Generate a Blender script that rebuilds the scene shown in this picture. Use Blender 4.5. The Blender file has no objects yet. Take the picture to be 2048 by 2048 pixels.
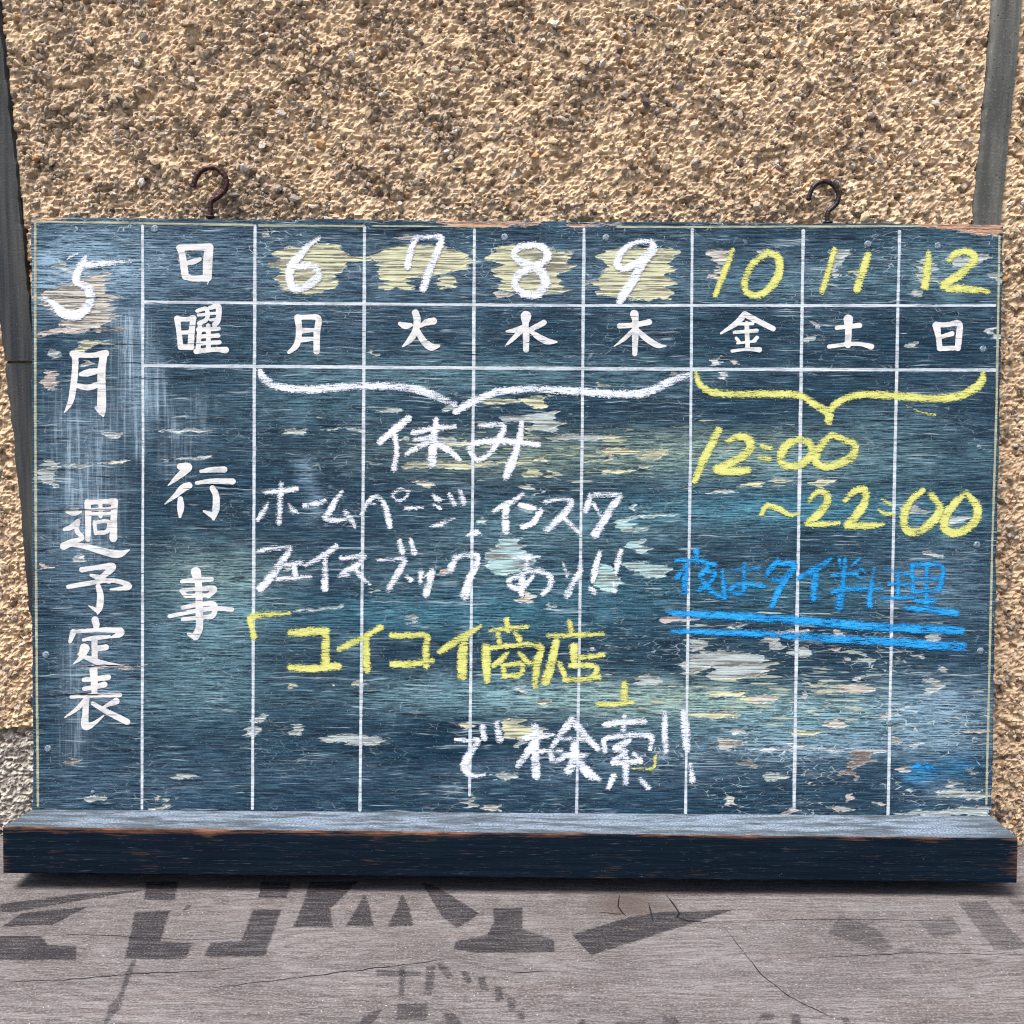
import bpy, math, random
import numpy as np
from mathutils import Matrix, Vector
R = math.radians
sc = bpy.context.scene
col = sc.collection
rnd = random.Random(7)
rs = np.random.RandomState(11)

# ---------------------------------------------------------------- camera, sky, sun
ALPHA, THETA, ROLL = R(4.5), R(6.4), R(0.45)
THK = 0.016                       # panel thickness
BY, BZ = -0.0675, 0.0084          # where the board's lower front edge stands (wall face is y = 0, tabletop z = 0)
CAM = Vector((0.0, BY - 1.0005, 0.4413 + BZ))
FPX = 2216.0
cd = bpy.data.cameras.new('camera'); cam = bpy.data.objects.new('camera', cd); col.objects.link(cam)
cd.sensor_width = 36; cd.lens = 36 * FPX / 2048; cd.clip_start = 0.01; cd.clip_end = 100
CROT = Matrix.Rotation(R(90) - THETA, 3, 'X') @ Matrix.Rotation(ROLL, 3, 'Z')
cam.matrix_world = Matrix.Translation(CAM) @ CROT.to_4x4()
sc.camera = cam
sc.cycles.pixel_filter_type = 'BLACKMAN_HARRIS'; sc.cycles.filter_width = 1.15
sc.render.resolution_x = sc.render.resolution_y = 1024

SUN_EL, SUN_AZ = R(65), R(-35)    # azimuth from straight behind the camera, negative = from the left
world = bpy.data.worlds.new('World'); sc.world = world; world.use_nodes = True
wn = world.node_tree; bg = wn.nodes['Background']
sky = wn.nodes.new('ShaderNodeTexSky'); sky.sky_type = 'NISHITA'; sky.sun_disc = False
sky.sun_elevation = SUN_EL; sky.sun_rotation = math.pi - SUN_AZ; sky.dust_density = 4.0; sky.air_density = 1.0
wn.links.new(sky.outputs[0], bg.inputs[0]); bg.inputs[1].default_value = 0.10
sd_ = bpy.data.lights.new('sun', 'SUN'); sun = bpy.data.objects.new('sun', sd_); col.objects.link(sun)
sd_.energy = 3.6; sd_.angle = R(28); sd_.color = (1.0, 0.95, 0.88)
sdir = Vector((math.sin(SUN_AZ) * math.cos(SUN_EL), -math.cos(SUN_AZ) * math.cos(SUN_EL), math.sin(SUN_EL)))
sun.rotation_euler = sdir.to_track_quat('Z', 'Y').to_euler()
sc.view_settings.view_transform = 'Standard'; sc.view_settings.look = 'None'
sc.view_settings.exposure = 0.74; sc.view_settings.gamma = 1.0

# ---------------------------------------------------------------- planes: read a point of the photograph onto a real surface
BM = Matrix.Translation((0, BY, BZ)) @ Matrix.Rotation(-ALPHA, 4, 'X')     # board frame: X right, Z up the board, -Y front
BMI = BM.inverted()
camL = np.array(BMI @ CAM); CR = np.array(CROT); CRL = np.array(BMI.to_3x3() @ CROT); CW = np.array(CAM)
def rays(p, M):
    p = np.asarray(p, float).reshape(-1, 2)
    d = np.stack([(p[:, 0] - 1024) / FPX, -(p[:, 1] - 1024) / FPX, -np.ones(len(p))], 1)
    return d @ M.T
def on_board(p, y=0.0):           # -> (x, z) in the board frame
    d = rays(p, CRL); t = (y - camL[1]) / d[:, 1]; q = camL + d * t[:, None]
    return q[:, [0, 2]]
def on_wall(p, y=0.0):
    d = rays(p, CR); t = (y - CW[1]) / d[:, 1]; q = CW + d * t[:, None]
    return q[:, [0, 2]]
def on_table(p, z=0.0):
    d = rays(p, CR); t = (z - CW[2]) / d[:, 2]; q = CW + d * t[:, None]
    return q[:, [0, 1]]

# ---------------------------------------------------------------- numpy value noise
def vnoise(x, y, seed=0):
    xi = np.floor(x).astype(np.int64); yi = np.floor(y).astype(np.int64); fx = x - xi; fy = y - yi
    def h(a, b):
        n = (a * 374761393 + b * 668265263 + seed * 1442695041) & 0xFFFFFFFF
        n = ((n ^ (n >> 13)) * 1274126177) & 0xFFFFFFFF
        return ((n ^ (n >> 16)) & 0xFFFFFF) / 0xFFFFFF
    sx = fx * fx * (3 - 2 * fx); sy = fy * fy * (3 - 2 * fy)
    a = h(xi, yi) * (1 - sx) + h(xi + 1, yi) * sx; b = h(xi, yi + 1) * (1 - sx) + h(xi + 1, yi + 1) * sx
    return a * (1 - sy) + b * sy
def fbm(x, y, o=4, seed=0):
    s = 0; a = 0.5; t = 0
    for i in range(o):
        s = s + a * vnoise(x * 2 ** i + i * 7.3, y * 2 ** i - i * 3.1, seed + i); t += a; a *= 0.5
    return s / t

# ---------------------------------------------------------------- objects
def tag(o, label=None, cat=None, group=None, kind=None):
    for k, v in (('label', label), ('category', cat), ('group', group), ('kind', kind)):
        if v: o[k] = v
    return o
def empty(name, loc=(0, 0, 0), mat=None):
    o = bpy.data.objects.new(name, None); col.objects.link(o); o.empty_display_size = 0.05
    if mat is not None: o.matrix_world = mat
    else: o.location = loc
    return o
def mesh(name, v, f, m=None, parent=None, smooth=False, attrs=None):
    me = bpy.data.meshes.new(name); v = np.asarray(v, np.float32)
    if isinstance(f, np.ndarray):
        k = f.shape[1]
        me.vertices.add(len(v)); me.vertices.foreach_set('co', v.ravel())
        me.loops.add(f.size); me.loops.foreach_set('vertex_index', f.ravel().astype(np.int32))
        me.polygons.add(len(f)); me.polygons.foreach_set('loop_start', np.arange(0, f.size, k, dtype=np.int32))
        me.update(calc_edges=True); me.validate()
    else:
        me.from_pydata([tuple(map(float, q)) for q in v], [], f)
    for an, (ty, arr) in (attrs or {}).items():
        a = me.attributes.new(an, ty, 'POINT')
        a.data.foreach_set('color' if ty == 'FLOAT_COLOR' else 'value', np.asarray(arr, np.float32).ravel())
    me.polygons.foreach_set('use_smooth', [smooth] * len(me.polygons)); me.update()
    if m: me.materials.append(m)
    o = bpy.data.objects.new(name, me); col.objects.link(o)
    if parent: o.parent = parent
    return o
def gridfaces(nx, ny):
    i = np.arange(nx * ny).reshape(ny, nx)
    return np.stack([i[:-1, :-1], i[:-1, 1:], i[1:, 1:], i[1:, :-1]], -1).reshape(-1, 4)

# ---------------------------------------------------------------- node helpers
class NT:
    def __init__(s, name):
        s.m = bpy.data.materials.new(name); s.m.use_nodes = True; s.t = s.m.node_tree
        s.b = s.t.nodes['Principled BSDF']; s.b.inputs['Roughness'].default_value = 0.9
        s.b.inputs['Specular IOR Level'].default_value = 0.25
        s.co = s.n('TexCoord').outputs['Object']
    def n(s, k): return s.t.nodes.new('ShaderNode' + k)
    def set(s, sock, v):
        if isinstance(v, bpy.types.NodeSocket): s.t.links.new(v, sock)
        elif v is not None:
            if sock.type == 'RGBA' and len(v) == 3: v = (*v, 1)
            sock.default_value = v
    def map(s, sx, sy, sz, rot=(0, 0, 0), loc=(0, 0, 0), vec=None):
        n = s.n('Mapping'); s.set(n.inputs[0], vec or s.co); n.inputs['Scale'].default_value = (sx, sy, sz)
        n.inputs['Rotation'].default_value = rot; n.inputs['Location'].default_value = loc
        return n.outputs[0]
    def noise(s, vec, detail=2.0, rough=0.5, scale=1.0, dist=0.0, color=False):
        n = s.n('TexNoise'); s.set(n.inputs['Vector'], vec); n.inputs['Scale'].default_value = scale
        n.inputs['Detail'].default_value = detail; n.inputs['Roughness'].default_value = rough
        n.inputs['Distortion'].default_value = dist
        return n.outputs['Color' if color else 'Fac']
    def vor(s, vec, feature='F1', out='Distance'):
        n = s.n('TexVoronoi'); n.feature = feature; s.set(n.inputs['Vector'], vec); n.inputs['Scale'].default_value = 1
        return n.outputs[out]
    def M(s, op, a, b=None, c=None, clamp=False):
        n = s.n('Math'); n.operation = op; n.use_clamp = clamp
        for i, v in enumerate((a, b, c)):
            if v is not None: s.set(n.inputs[i], v)
        return n.outputs[0]
    def ss(s, x, lo, hi, a=0.0, b=1.0):
        n = s.n('MapRange'); n.interpolation_type = 'SMOOTHSTEP'
        s.set(n.inputs['Value'], x)
        n.inputs['From Min'].default_value = lo; n.inputs['From Max'].default_value = hi
        n.inputs['To Min'].default_value = a; n.inputs['To Max'].default_value = b
        return n.outputs[0]
    def mix(s, f, a, b, mode='MIX'):
        n = s.n('Mix'); n.data_type = 'RGBA'; n.blend_type = mode
        s.set(n.inputs[0], f); s.set(n.inputs[6], a); s.set(n.inputs[7], b)
        return n.outputs[2]
    def attr(s, name, out='Fac'):
        n = s.n('Attribute'); n.attribute_name = name; return n.outputs[out]
    def sep(s, v):
        n = s.n('SeparateXYZ'); s.set(n.inputs[0], v); return n.outputs
    def bump(s, h, strength=0.5, dist=0.001, prev=None):
        n = s.n('Bump'); s.set(n.inputs['Height'], h); n.inputs['Strength'].default_value = strength
        n.inputs['Distance'].default_value = dist
        if prev: s.set(n.inputs['Normal'], prev)
        return n.outputs[0]
    def out(s, color=None, rough=None, normal=None, alpha=None, metal=None):
        s.set(s.b.inputs['Base Color'], color)
        if rough is not None: s.set(s.b.inputs['Roughness'], rough)
        if normal is not None: s.set(s.b.inputs['Normal'], normal)
        if alpha is not None: s.set(s.b.inputs['Alpha'], alpha)
        if metal is not None: s.set(s.b.inputs['Metallic'], metal)
        return s.m

# ---------------------------------------------------------------- materials
def grains(t):
    g1 = t.noise(t.map(38, 1, 1000), 4, 0.66)                     # fine grain lines
    g2 = t.noise(t.map(12, 1, 260), 3, 0.6)                     # broad grain
    return g1, g2
def mat_board():
    t = NT('blackboard_paint')
    g1, g2 = grains(t)
    blot = t.noise(t.map(6, 1, 16), 4, 0.6)
    base = t.mix(t.ss(g2, .36, .64), (.0026, .0130, .0290), (.0072, .0330, .0610))
    base = t.mix(t.ss(g1, .52, .70), base, (.026, .105, .158))
    base = t.mix(t.ss(g1, .47, .36, 0, .75) if False else t.ss(g1, .36, .46, .45, 0), base, (.002, .007, .018))
    hzc = t.attr('hz', 'Color'); hza = t.attr('hz', 'Alpha'); vs = t.attr('vs')
    # chalk dust caught in the grain
    gr = t.M('ADD', t.ss(g1, .43, .60, .07, .95), t.ss(t.noise(t.map(220, 1, 1100), 3, .75), .50, .64, 0, .55))
    k = t.M('MULTIPLY', t.M('ADD', hza, t.ss(blot, .45, .7, 0, .12)), gr)
    c = t.mix(t.M('MULTIPLY', k, 1.0, clamp=True), base, hzc)
    vst = t.M('MULTIPLY', vs, t.ss(t.noise(t.map(230, 1, 9, rot=(0, R(-7), 0)), 6, .8), .46, .66, .08, .75))
    vst = t.M('MULTIPLY', vst, t.ss(g1, .3, .6, .75, 1.0), clamp=True)
    c = t.mix(vst, c, (.36, .48, .60))
    # thin pale scratches and hairline crazing along the grain
    warp = t.mix(.006, t.co, t.noise(t.map(30, 30, 30), 2, color=True), 'ADD')
    sc1 = t.noise(t.map(9, 1, 600, vec=warp), 3, .6)
    msk = t.ss(t.noise(t.map(30, 1, 60), 2, .5), .45, .62)
    c = t.mix(t.M('MULTIPLY', t.M('MULTIPLY', t.ss(sc1, .60, .625), msk), .6), c, (.46, .58, .66))
    dk = t.noise(t.map(10, 1, 420, loc=(3, 0, 7), vec=warp), 2, .5)
    c = t.mix(t.ss(dk, .66, .72, 0, .75), c, (.004, .010, .020))
    ce = t.vor(t.map(75, 1, 210, vec=warp), 'DISTANCE_TO_EDGE')
    cm = t.M('MULTIPLY', t.ss(ce, 0.0, .045, 1, 0), t.ss(t.noise(t.map(16, 1, 26), 3, .6), .46, .60, 0, .9))
    cm = t.M('MULTIPLY', cm, t.ss(t.noise(t.map(120, 1, 300), 2, .6), .42, .6))
    cm = t.M('MULTIPLY', cm, t.attr('cz'), clamp=True)
    c = t.mix(cm, c, (.48, .58, .62))
    spk = t.noise(t.map(900, 1, 1100), 1, .5)
    c = t.mix(t.ss(spk, .70, .74, 0, .7), c, (.6, .68, .72))
    # flaked paint: the authored patches and thin random streaks
    en = t.noise(t.map(150, 1, 560), 5, .75)
    fkc = t.attr('fk', 'Color'); fka = t.attr('fk', 'Alpha')
    en2 = t.noise(t.map(34, 1, 150), 2, .5)
    f = t.M('ADD', t.M('ADD', fka, -.05), t.M('ADD', t.M('MULTIPLY', t.M('SUBTRACT', en, .5), 10.0), t.M('MULTIPLY', t.M('SUBTRACT', en2, .5), 8.0)))
    sn = t.noise(t.map(26, 1, 330, loc=(11, 0, 5)), 3, .55)
    s = t.M('MULTIPLY', t.M('SUBTRACT', t.M('ADD', sn, t.M('MULTIPLY', t.attr('sk'), .145)), .755), 22)
    skc = t.mix(t.attr('sy'), (.42, .50, .50), (.56, .58, .34))
    ridge = t.noise(t.map(16, 1, 560, loc=(0, 0, 2)), 2, .6)
    bare = t.mix(t.ss(ridge, .44, .54, .9, 0), fkc, (.12, .115, .11))
    bare = t.mix(t.ss(t.noise(t.map(120, 1, 900), 3, .7), .5, .65, 0, .45), bare, (.72, .74, .70))
    bare = t.mix(t.ss(t.noise(t.map(9, 1, 700), 2, .5), .6, .7, 0, .5), bare, (.07, .05, .045))
    rim = t.M('MULTIPLY', t.ss(f, -.7, .0), t.ss(f, .15, .8, 1, 0))
    c2 = t.mix(t.ss(f, -.05, .12), c, bare)
    c2 = t.mix(t.M('MULTIPLY', rim, .8), c2, t.mix(.5, fkc, (.7, .75, .72)))
    c2 = t.mix(t.M('MULTIPLY', t.ss(s, 0, .25), .85), c2, t.mix(t.ss(ridge, .4, .6, .5, 0), skc, (.2, .2, .17)))
    h = t.M('ADD', t.M('MULTIPLY', g1, .55), t.M('MULTIPLY', g2, .3))
    h = t.M('SUBTRACT', h, t.M('MULTIPLY', t.ss(f, -.1, .2), .9))
    h = t.M('SUBTRACT', h, t.M('MULTIPLY', t.ss(s, 0, .25), .5))
    h = t.M('SUBTRACT', h, t.ss(dk, .66, .72, 0, .9))
    h = t.M('ADD', h, t.M('MULTIPLY', t.M('MULTIPLY', ridge, t.ss(f, -.1, .2)), .8))
    t.b.inputs['Specular IOR Level'].default_value = .12
    return t.out(c2, .8, t.bump(h, .9, .0009))
def mat_chalk(name, c0, c1, dens=0.0):
    t = NT(name); sdv = t.attr('sd')
    en = t.noise(t.map(330, 1, 900), 3, .65)
    g1 = t.noise(t.map(110, 1, 1000), 3, .7)
    g3 = t.noise(t.map(1000, 1, 1300), 2, .7)
    e = t.M('SUBTRACT', t.M('MULTIPLY', sdv, -1), t.M('MULTIPLY', t.M('SUBTRACT', en, .47), 8.5))
    core = t.ss(t.M('MULTIPLY', sdv, -1), 0, 3.0, -.02, .045)
    g = t.M('ADD', t.M('ADD', t.M('MULTIPLY', g1, .62), t.M('MULTIPLY', g3, .38)), core)
    g = t.M('ADD', g, t.ss(t.noise(t.map(30, 1, 80), 2), .35, .65, -.035, .035))
    a = t.M('MULTIPLY', t.ss(e, -.2, .5), t.ss(g, .462 - dens, .515 - dens, .06, 1.0))
    a = t.M('MULTIPLY', a, .97)
    c = t.mix(t.ss(g, .45, .72), c0, c1)
    return t.out(c, .95, t.bump(g, .5, .0005), a)
def mat_paint(name, c0, c1, wear=0.1):
    t = NT(name); sdv = t.attr('sd')
    g1, g2 = grains(t)
    en = t.noise(t.map(300, 1, 500), 2, .6)
    e = t.M('SUBTRACT', t.M('MULTIPLY', sdv, -1), t.M('MULTIPLY', t.M('SUBTRACT', en, .5), .9))
    w = t.ss(g1, .32 + wear, .44 + wear, .55, 1.0)
    w = t.M('MULTIPLY', w, t.ss(t.noise(t.map(60, 1, 90), 4, .7), .36, .50, .72, 1.0))
    chip = t.ss(t.noise(t.map(25, 1, 700), 3, .6), .63, .66, 1, .1)
    a = t.M('MULTIPLY', t.M('MULTIPLY', t.ss(e, -.08, .10), w), chip)
    c = t.mix(t.ss(g2, .35, .7), c0, c1)
    return t.out(c, .7, t.bump(g1, .3, .0005), a)
def mat_tray():
    t = NT('worn_tray_wood')
    P = t.sep(t.co); X, Z = P[0], P[2]
    g1 = t.noise(t.map(34, 60, 950), 3, .65); g2 = t.noise(t.map(8, 20, 240), 3, .6)
    blot = t.noise(t.map(18, 10, 70), 4, .65)
    c = t.mix(t.ss(g2, .35, .7), (.0018, .006, .014), (.004, .011, .021))
    # brown wood where the paint has rubbed off: near the arrises and in blotches
    edge = t.M('MAXIMUM', t.ss(Z, .0375, .0440), t.ss(Z, .0, .0035, 1, 0))
    edge = t.M('MAXIMUM', edge, t.ss(t.M('ABSOLUTE', X), .435, .4575, 0, .85))
    wv = t.M('ADD', t.M('ADD', t.M('MULTIPLY', edge, .20), t.M('MULTIPLY', blot, .55)), t.M('MULTIPLY', g1, .62))
    c = t.mix(t.ss(wv, .68, .78, 0, .7), c, (.10, .048, .030))
    c = t.mix(t.ss(wv, .80, .88, 0, .75), c, (.27, .135, .085))
    c = t.mix(t.ss(t.noise(t.map(50, 60, 1300, loc=(5, 0, 0)), 4, .75), .60, .70, 0, .35), c, (.16, .20, .23))
    spk = t.ss(t.noise(t.map(700, 700, 900), 1), .77, .80, 0, .6)
    c = t.mix(spk, c, (.5, .55, .6))
    # chalk dust lies on the upward face
    ge = t.n('NewGeometry'); 
    up = t.ss(t.sep(ge.outputs['True Normal'])[2], .75, .95)
    dn = t.noise(t.map(14, 90, 1), 4, .6); dn2 = t.noise(t.map(60, 700, 1), 3, .6); dn3 = t.noise(t.map(500, 900, 1), 2, .6)
    back = t.ss(P[1], -.060, -.045, .45, 1.0)
    back = t.M('MULTIPLY', back, t.ss(t.M('ABSOLUTE', X), .36, .46, 1.0, .5))
    dust = t.M('MULTIPLY', t.M('ADD', t.ss(dn, .40, .57, .15, .85), t.ss(dn2, .40, .62, -.35, .30)), back)
    dc = t.mix(t.ss(dn3, .42, .6), (.11, .155, .215), (.33, .40, .51))
    top = t.mix(t.M('MULTIPLY', dust, 1.0, clamp=True), (.06, .075, .09), dc)
    top = t.mix(spk, top, (.8, .85, .9))
    c = t.mix(up, c, top)
    t.b.inputs['Specular IOR Level'].default_value = .08
    return t.out(c, .85, t.bump(t.M('ADD', t.M('MULTIPLY', g1, .7), t.M('MULTIPLY', blot, .4)), .8, .0008))
def mat_mortar():
    t = NT('roughcast_mortar')
    n1 = t.noise(t.map(180, 180, 180), 4, .65); n2 = t.noise(t.map(14, 14, 14), 3, .6); n3 = t.noise(t.map(520, 520, 520), 3, .7)
    c = t.mix(t.ss(n1, .3, .7), (.56, .395, .255), (.86, .66, .45))
    c = t.mix(t.ss(n2, .35, .65, 0, .45), c, (.68, .50, .33))
    c = t.mix(t.ss(n3, .62, .76, 0, .6), c, (.24, .17, .12))
    low = t.attr('low')
    c = t.mix(low, c, t.mix(t.ss(n1, .4, .6), (.30, .27, .24), (.58, .54, .49)))
    pit_tone = t.attr('pit')
    c = t.mix(t.M('MULTIPLY', pit_tone, .35), c, (.20, .135, .09))  # darker brown in the pits and low spots of the mortar
    c = t.mix(t.ss(t.attr('cc'), .50, 1.0, 0, .60), c, t.mix(t.ss(n3, .4, .6), (.19, .145, .12), (.40, .33, .27)))
    h = t.M('ADD', t.M('MULTIPLY', n1, .75), t.M('MULTIPLY', n3, .35))
    return t.out(c, .95, t.bump(h, 1.0, .0030))
def mat_stone():
    t = NT('pebble_stone')
    n1 = t.noise(t.map(700, 700, 700), 3, .6)
    c = t.mix(t.ss(n1, .3, .7, .0, .5), t.attr('tc', 'Color'), (.16, .12, .09))
    return t.out(c, .85, t.bump(n1, .6, .0008))
def mat_cement():
    t = NT('grey_cement')
    n1 = t.noise(t.map(60, 60, 9), 4, .6); n2 = t.noise(t.map(500, 500, 500), 3, .6)
    c = t.mix(t.ss(n1, .3, .7), (.065, .068, .066), (.165, .165, .15))
    c = t.mix(t.ss(n2, .58, .72, 0, .5), c, (.30, .30, .28))
    pv = t.vor(t.map(230, 230, 230)); pm = t.M('MULTIPLY', t.ss(pv, .10, .2, 1, 0), t.ss(t.noise(t.map(60, 60, 60), 2), .48, .62))
    c = t.mix(pm, c, (.02, .022, .025))
    h = t.M('SUBTRACT', t.M('MULTIPLY', n2, .4), t.M('MULTIPLY', pm, 1.0))
    h = t.M('ADD', h, t.M('MULTIPLY', t.noise(t.map(160, 160, 12), 2), .6))
    return t.out(c, .85, t.bump(h, .8, .0016))
def mat_darktile():
    t = NT('dark_cement')
    n1 = t.noise(t.map(110, 110, 5), 4, .6); n2 = t.noise(t.map(600, 600, 600), 3, .6)
    c = t.mix(t.ss(n1, .35, .7), (.022, .028, .034), (.075, .074, .074))
    c = t.mix(t.ss(n2, .66, .74, 0, .5), c, (.28, .29, .30))
    return t.out(c, .6, t.bump(t.M('ADD', n2, n1), .5, .001))
def mat_table():
    t = NT('weathered_plank')
    # growth rings bent around a cathedral on the right
    warp = t.mix(1.0, t.co, t.mix(1.0, t.noise(t.map(3.0, 7, 1), 3, .5, color=True), (.05, .05, .05), 'MULTIPLY'), 'ADD')
    P = t.sep(warp)
    X = t.M('SUBTRACT', P[0], .27); Y = t.M('SUBTRACT', P[1], CATH + .025)
    ell = t.M('SQRT', t.M('ADD', t.M('POWER', t.M('MULTIPLY', X, .17), 2), t.M('ADD', t.M('POWER', Y, 2), .00001)))
    ring = t.M('SINE', t.M('MULTIPLY', ell, 950))
    g1 = t.noise(t.map(60, 850, 1, vec=warp), 5, .72); g2 = t.noise(t.map(7, 150, 1, vec=warp), 4, .6)
    b = t.noise(t.map(9, 16, 1), 4, .6); fine = t.noise(t.map(420, 620, 1), 5, .8)
    c = t.mix(t.ss(b, .35, .65), (.115, .104, .102), (.215, .20, .202))
    c = t.mix(t.ss(g2, .48, .58, 0, .6), c, (.085, .070, .066))
    c = t.mix(t.ss(ring, .0, 1, 0, .38), c, (.075, .060, .056))
    c = t.mix(t.ss(g1, .50, .62, 0, .5), c, (.30, .285, .30))
    c = t.mix(t.ss(g1, .40, .49, .85, 0), c, (.060, .052, .050))
    c = t.mix(t.ss(t.noise(t.map(5, 40, 1, loc=(4, 2, 0)), 3, .6), .56, .72, 0, .22), c, (.20, .13, .11))
    c = t.mix(t.ss(fine, .51, .60, 0, .55), c, (.36, .35, .37))
    c = t.mix(t.ss(fine, .38, .47, .5, 0), c, (.075, .068, .068))
    c = t.mix(t.ss(t.noise(t.map(500, 500, 1), 1), .745, .76, 0, .8), c, (.8, .8, .8))
    # knot beside the tray
    kx, ky = KNOT
    K = t.sep(t.co)
    kd = t.M('SQRT', t.M('ADD', t.M('POWER', t.M('MULTIPLY', t.M('SUBTRACT', K[0], kx), .62), 2), t.M('POWER', t.M('SUBTRACT', K[1], ky), 2)))
    kd = t.M('ADD', kd, t.M('MULTIPLY', t.M('SUBTRACT', t.noise(t.map(60, 60, 1), 3), .5), .012))
    c = t.mix(t.ss(kd, .008, .032, .75, 0), c, t.mix(t.ss(t.M('SINE', t.M('MULTIPLY', kd, 2600)), -.4, .8), (.10, .072, .060), (.065, .050, .046)))
    h = t.M('ADD', t.M('MULTIPLY', g1, .8), t.M('ADD', t.M('MULTIPLY', g2, .4), t.M('MULTIPLY', fine, .25)))
    return t.out(c, .8, t.bump(h, 1.0, .0014))
def mat_stencil():
    t = NT('stencil_ink'); sdv = t.attr('sd')
    g1 = t.noise(t.map(26, 850, 1), 4, .65); fine = t.noise(t.map(700, 1100, 1), 3, .65)
    en = t.noise(t.map(160, 700, 1), 4, .7)
    e = t.M('SUBTRACT', t.M('MULTIPLY', sdv, -1), t.M('MULTIPLY', t.M('SUBTRACT', en, .5), 9))
    w = t.M('ADD', t.M('MULTIPLY', g1, .5), t.M('MULTIPLY', fine, .5))
    a = t.M('MULTIPLY', t.ss(e, -.6, .6), t.ss(w, .46, .56, .95, .12))
    a = t.M('MULTIPLY', a, t.attr('op'))
    return t.out((.026, .024, .031), .8, None, a)
def mat_plain(name, c0, c1, scale=300, rough=.6, metal=0.0, bs=.5, bd=.0006):
    t = NT(name); n = t.noise(t.map(scale, scale, scale), 4, .6)
    return t.out(t.mix(t.ss(n, .35, .65), c0, c1), rough, t.bump(n, bs, bd), None, metal)

KNOT = on_table([(1262, 1812)])[0]; KNOT = (KNOT[0], KNOT[1] + .42); CATH = on_table([(1850, 1925)])[0][1] + .42
M_board = mat_board(); M_tray = mat_tray()
M_white = mat_chalk('white_chalk', (.62, .68, .80), (.84, .86, .94), .002)
M_wdense = mat_chalk('white_chalk_heavy', (.66, .70, .82), (.88, .90, .97), .024)
M_yellow = mat_chalk('yellow_chalk', (.54, .56, .15), (.76, .77, .29), .018)
M_blue = mat_chalk('blue_chalk', (.0, .20, .58), (.05, .45, .84), -.004)
M_paint = mat_paint('white_sign_paint', (.58, .60, .64), (.76, .74, .71), -.02)
M_line = mat_paint('white_line_paint', (.46, .53, .62), (.68, .73, .78), .06)
M_cream = mat_paint('cream_line_paint', (.36, .38, .27), (.52, .52, .38), .11)
M_crackd = mat_plain('dark_crack', (.003, .005, .010), (.008, .008, .012), 300, .9)
M_rust = mat_plain('rusty_iron', (.030, .018, .020), (.085, .042, .038), 260, .45, .6, .6, .0006)
M_dkiron = mat_plain('dark_iron', (.018, .018, .024), (.050, .042, .046), 260, .42, .6, .5, .0005)
M_nail = mat_plain('painted_nail', (.05, .09, .13), (.26, .33, .40), 700, .6, .2)
M_mortar = mat_mortar(); M_stone = mat_stone(); M_cement = mat_cement(); M_dtile = mat_darktile()
M_table = mat_table(); M_ink = mat_stencil()

# ---------------------------------------------------------------- regions the strokes were read from: origin and zoom
REG = {1: (40, 420, 3.864), 2: (40, 880, 3.864), 3: (500, 420, 3.864), 4: (960, 420, 3.864), 5: (1360, 420, 2.927),
       6: (480, 880, 3.864), 7: (900, 880, 3.864), 8: (1320, 880, 2.76), 9: (0, 1300, 2.76), 10: (800, 1300, 2.76),
       11: (1400, 1300, 2.981), 12: (0, 1700, 1.8867), 13: (1024, 1700, 1.8867), 0: (0, 0, 1.0)}
def rp(r, pts):
    ox, oy, s = REG[r]; p = np.asarray(pts, float)
    q = p.copy(); q[:, 0] = ox + p[:, 0] / s; q[:, 1] = oy + p[:, 1] / s
    if p.shape[1] > 2: q[:, 2] = p[:, 2] / s
    return q
def parse(txt, r, w=None):
    out = []
    for st in txt.split(';'):
        pts = []; last = w
        for tok in st.split():
            a = [float(v) for v in tok.split(',')]
            if len(a) == 2: a.append(last if last else 40)
            last = a[2]; pts.append(a)
        if len(pts) == 1: pts.append([pts[0][0] + 1, pts[0][1] + 1, pts[0][2]])
        if pts: out.append(rp(r, pts))
    return out
def smoothline(p, n=5):
    if len(p) < 3: return p
    P = np.vstack([2 * p[0] - p[1], p, 2 * p[-1] - p[-2]]); out = []
    for i in range(1, len(P) - 2):
        a, b, c, d = P[i - 1], P[i], P[i + 1], P[i + 2]
        for k in range(n):
            t = k / n
            out.append(.5 * ((2 * b) + (c - a) * t + (2 * a - 5 * b + 4 * c - d) * t * t + (3 * b - a - 3 * c + d) * t ** 3))
    out.append(P[-2]); q = np.array(out); q[:, 2] = np.maximum(q[:, 2], .5); return q
PXM = 1 / 2130.0
def to_board(st):
    q = np.empty_like(st); q[:, :2] = on_board(st[:, :2]); q[:, 2] = st[:, 2] * .55 * PXM
    return q
def stroke_sdf(X, Z, strokes):
    D = np.full(X.shape, 1.0)
    for p in strokes:
        for a, b in zip(p[:-1], p[1:]):
            vx, vz = b[0] - a[0], b[1] - a[1]; L = vx * vx + vz * vz + 1e-14
            t = np.clip(((X - a[0]) * vx + (Z - a[1]) * vz) / L, 0, 1)
            d = np.hypot(X - a[0] - t * vx, Z - a[1] - t * vz) - (a[2] + t * (b[2] - a[2]))
            D = np.minimum(D, d)
    return D
def poly_sdf(X, Z, poly):
    D = np.full(X.shape, 1e9); ins = np.zeros(X.shape, bool); n = len(poly)
    for i in range(n):
        a = poly[i]; b = poly[(i + 1) % n]; vx, vz = b[0] - a[0], b[1] - a[1]
        t = np.clip(((X - a[0]) * vx + (Z - a[1]) * vz) / (vx * vx + vz * vz + 1e-14), 0, 1)
        D = np.minimum(D, np.hypot(X - a[0] - t * vx, Z - a[1] - t * vz))
        cr = ((a[1] > Z) != (b[1] > Z)) & (X < (b[0] - a[0]) * (Z - a[1]) / (b[1] - a[1] + 1e-14) + a[0]); ins ^= cr
    return np.where(ins, -D, D)
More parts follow.
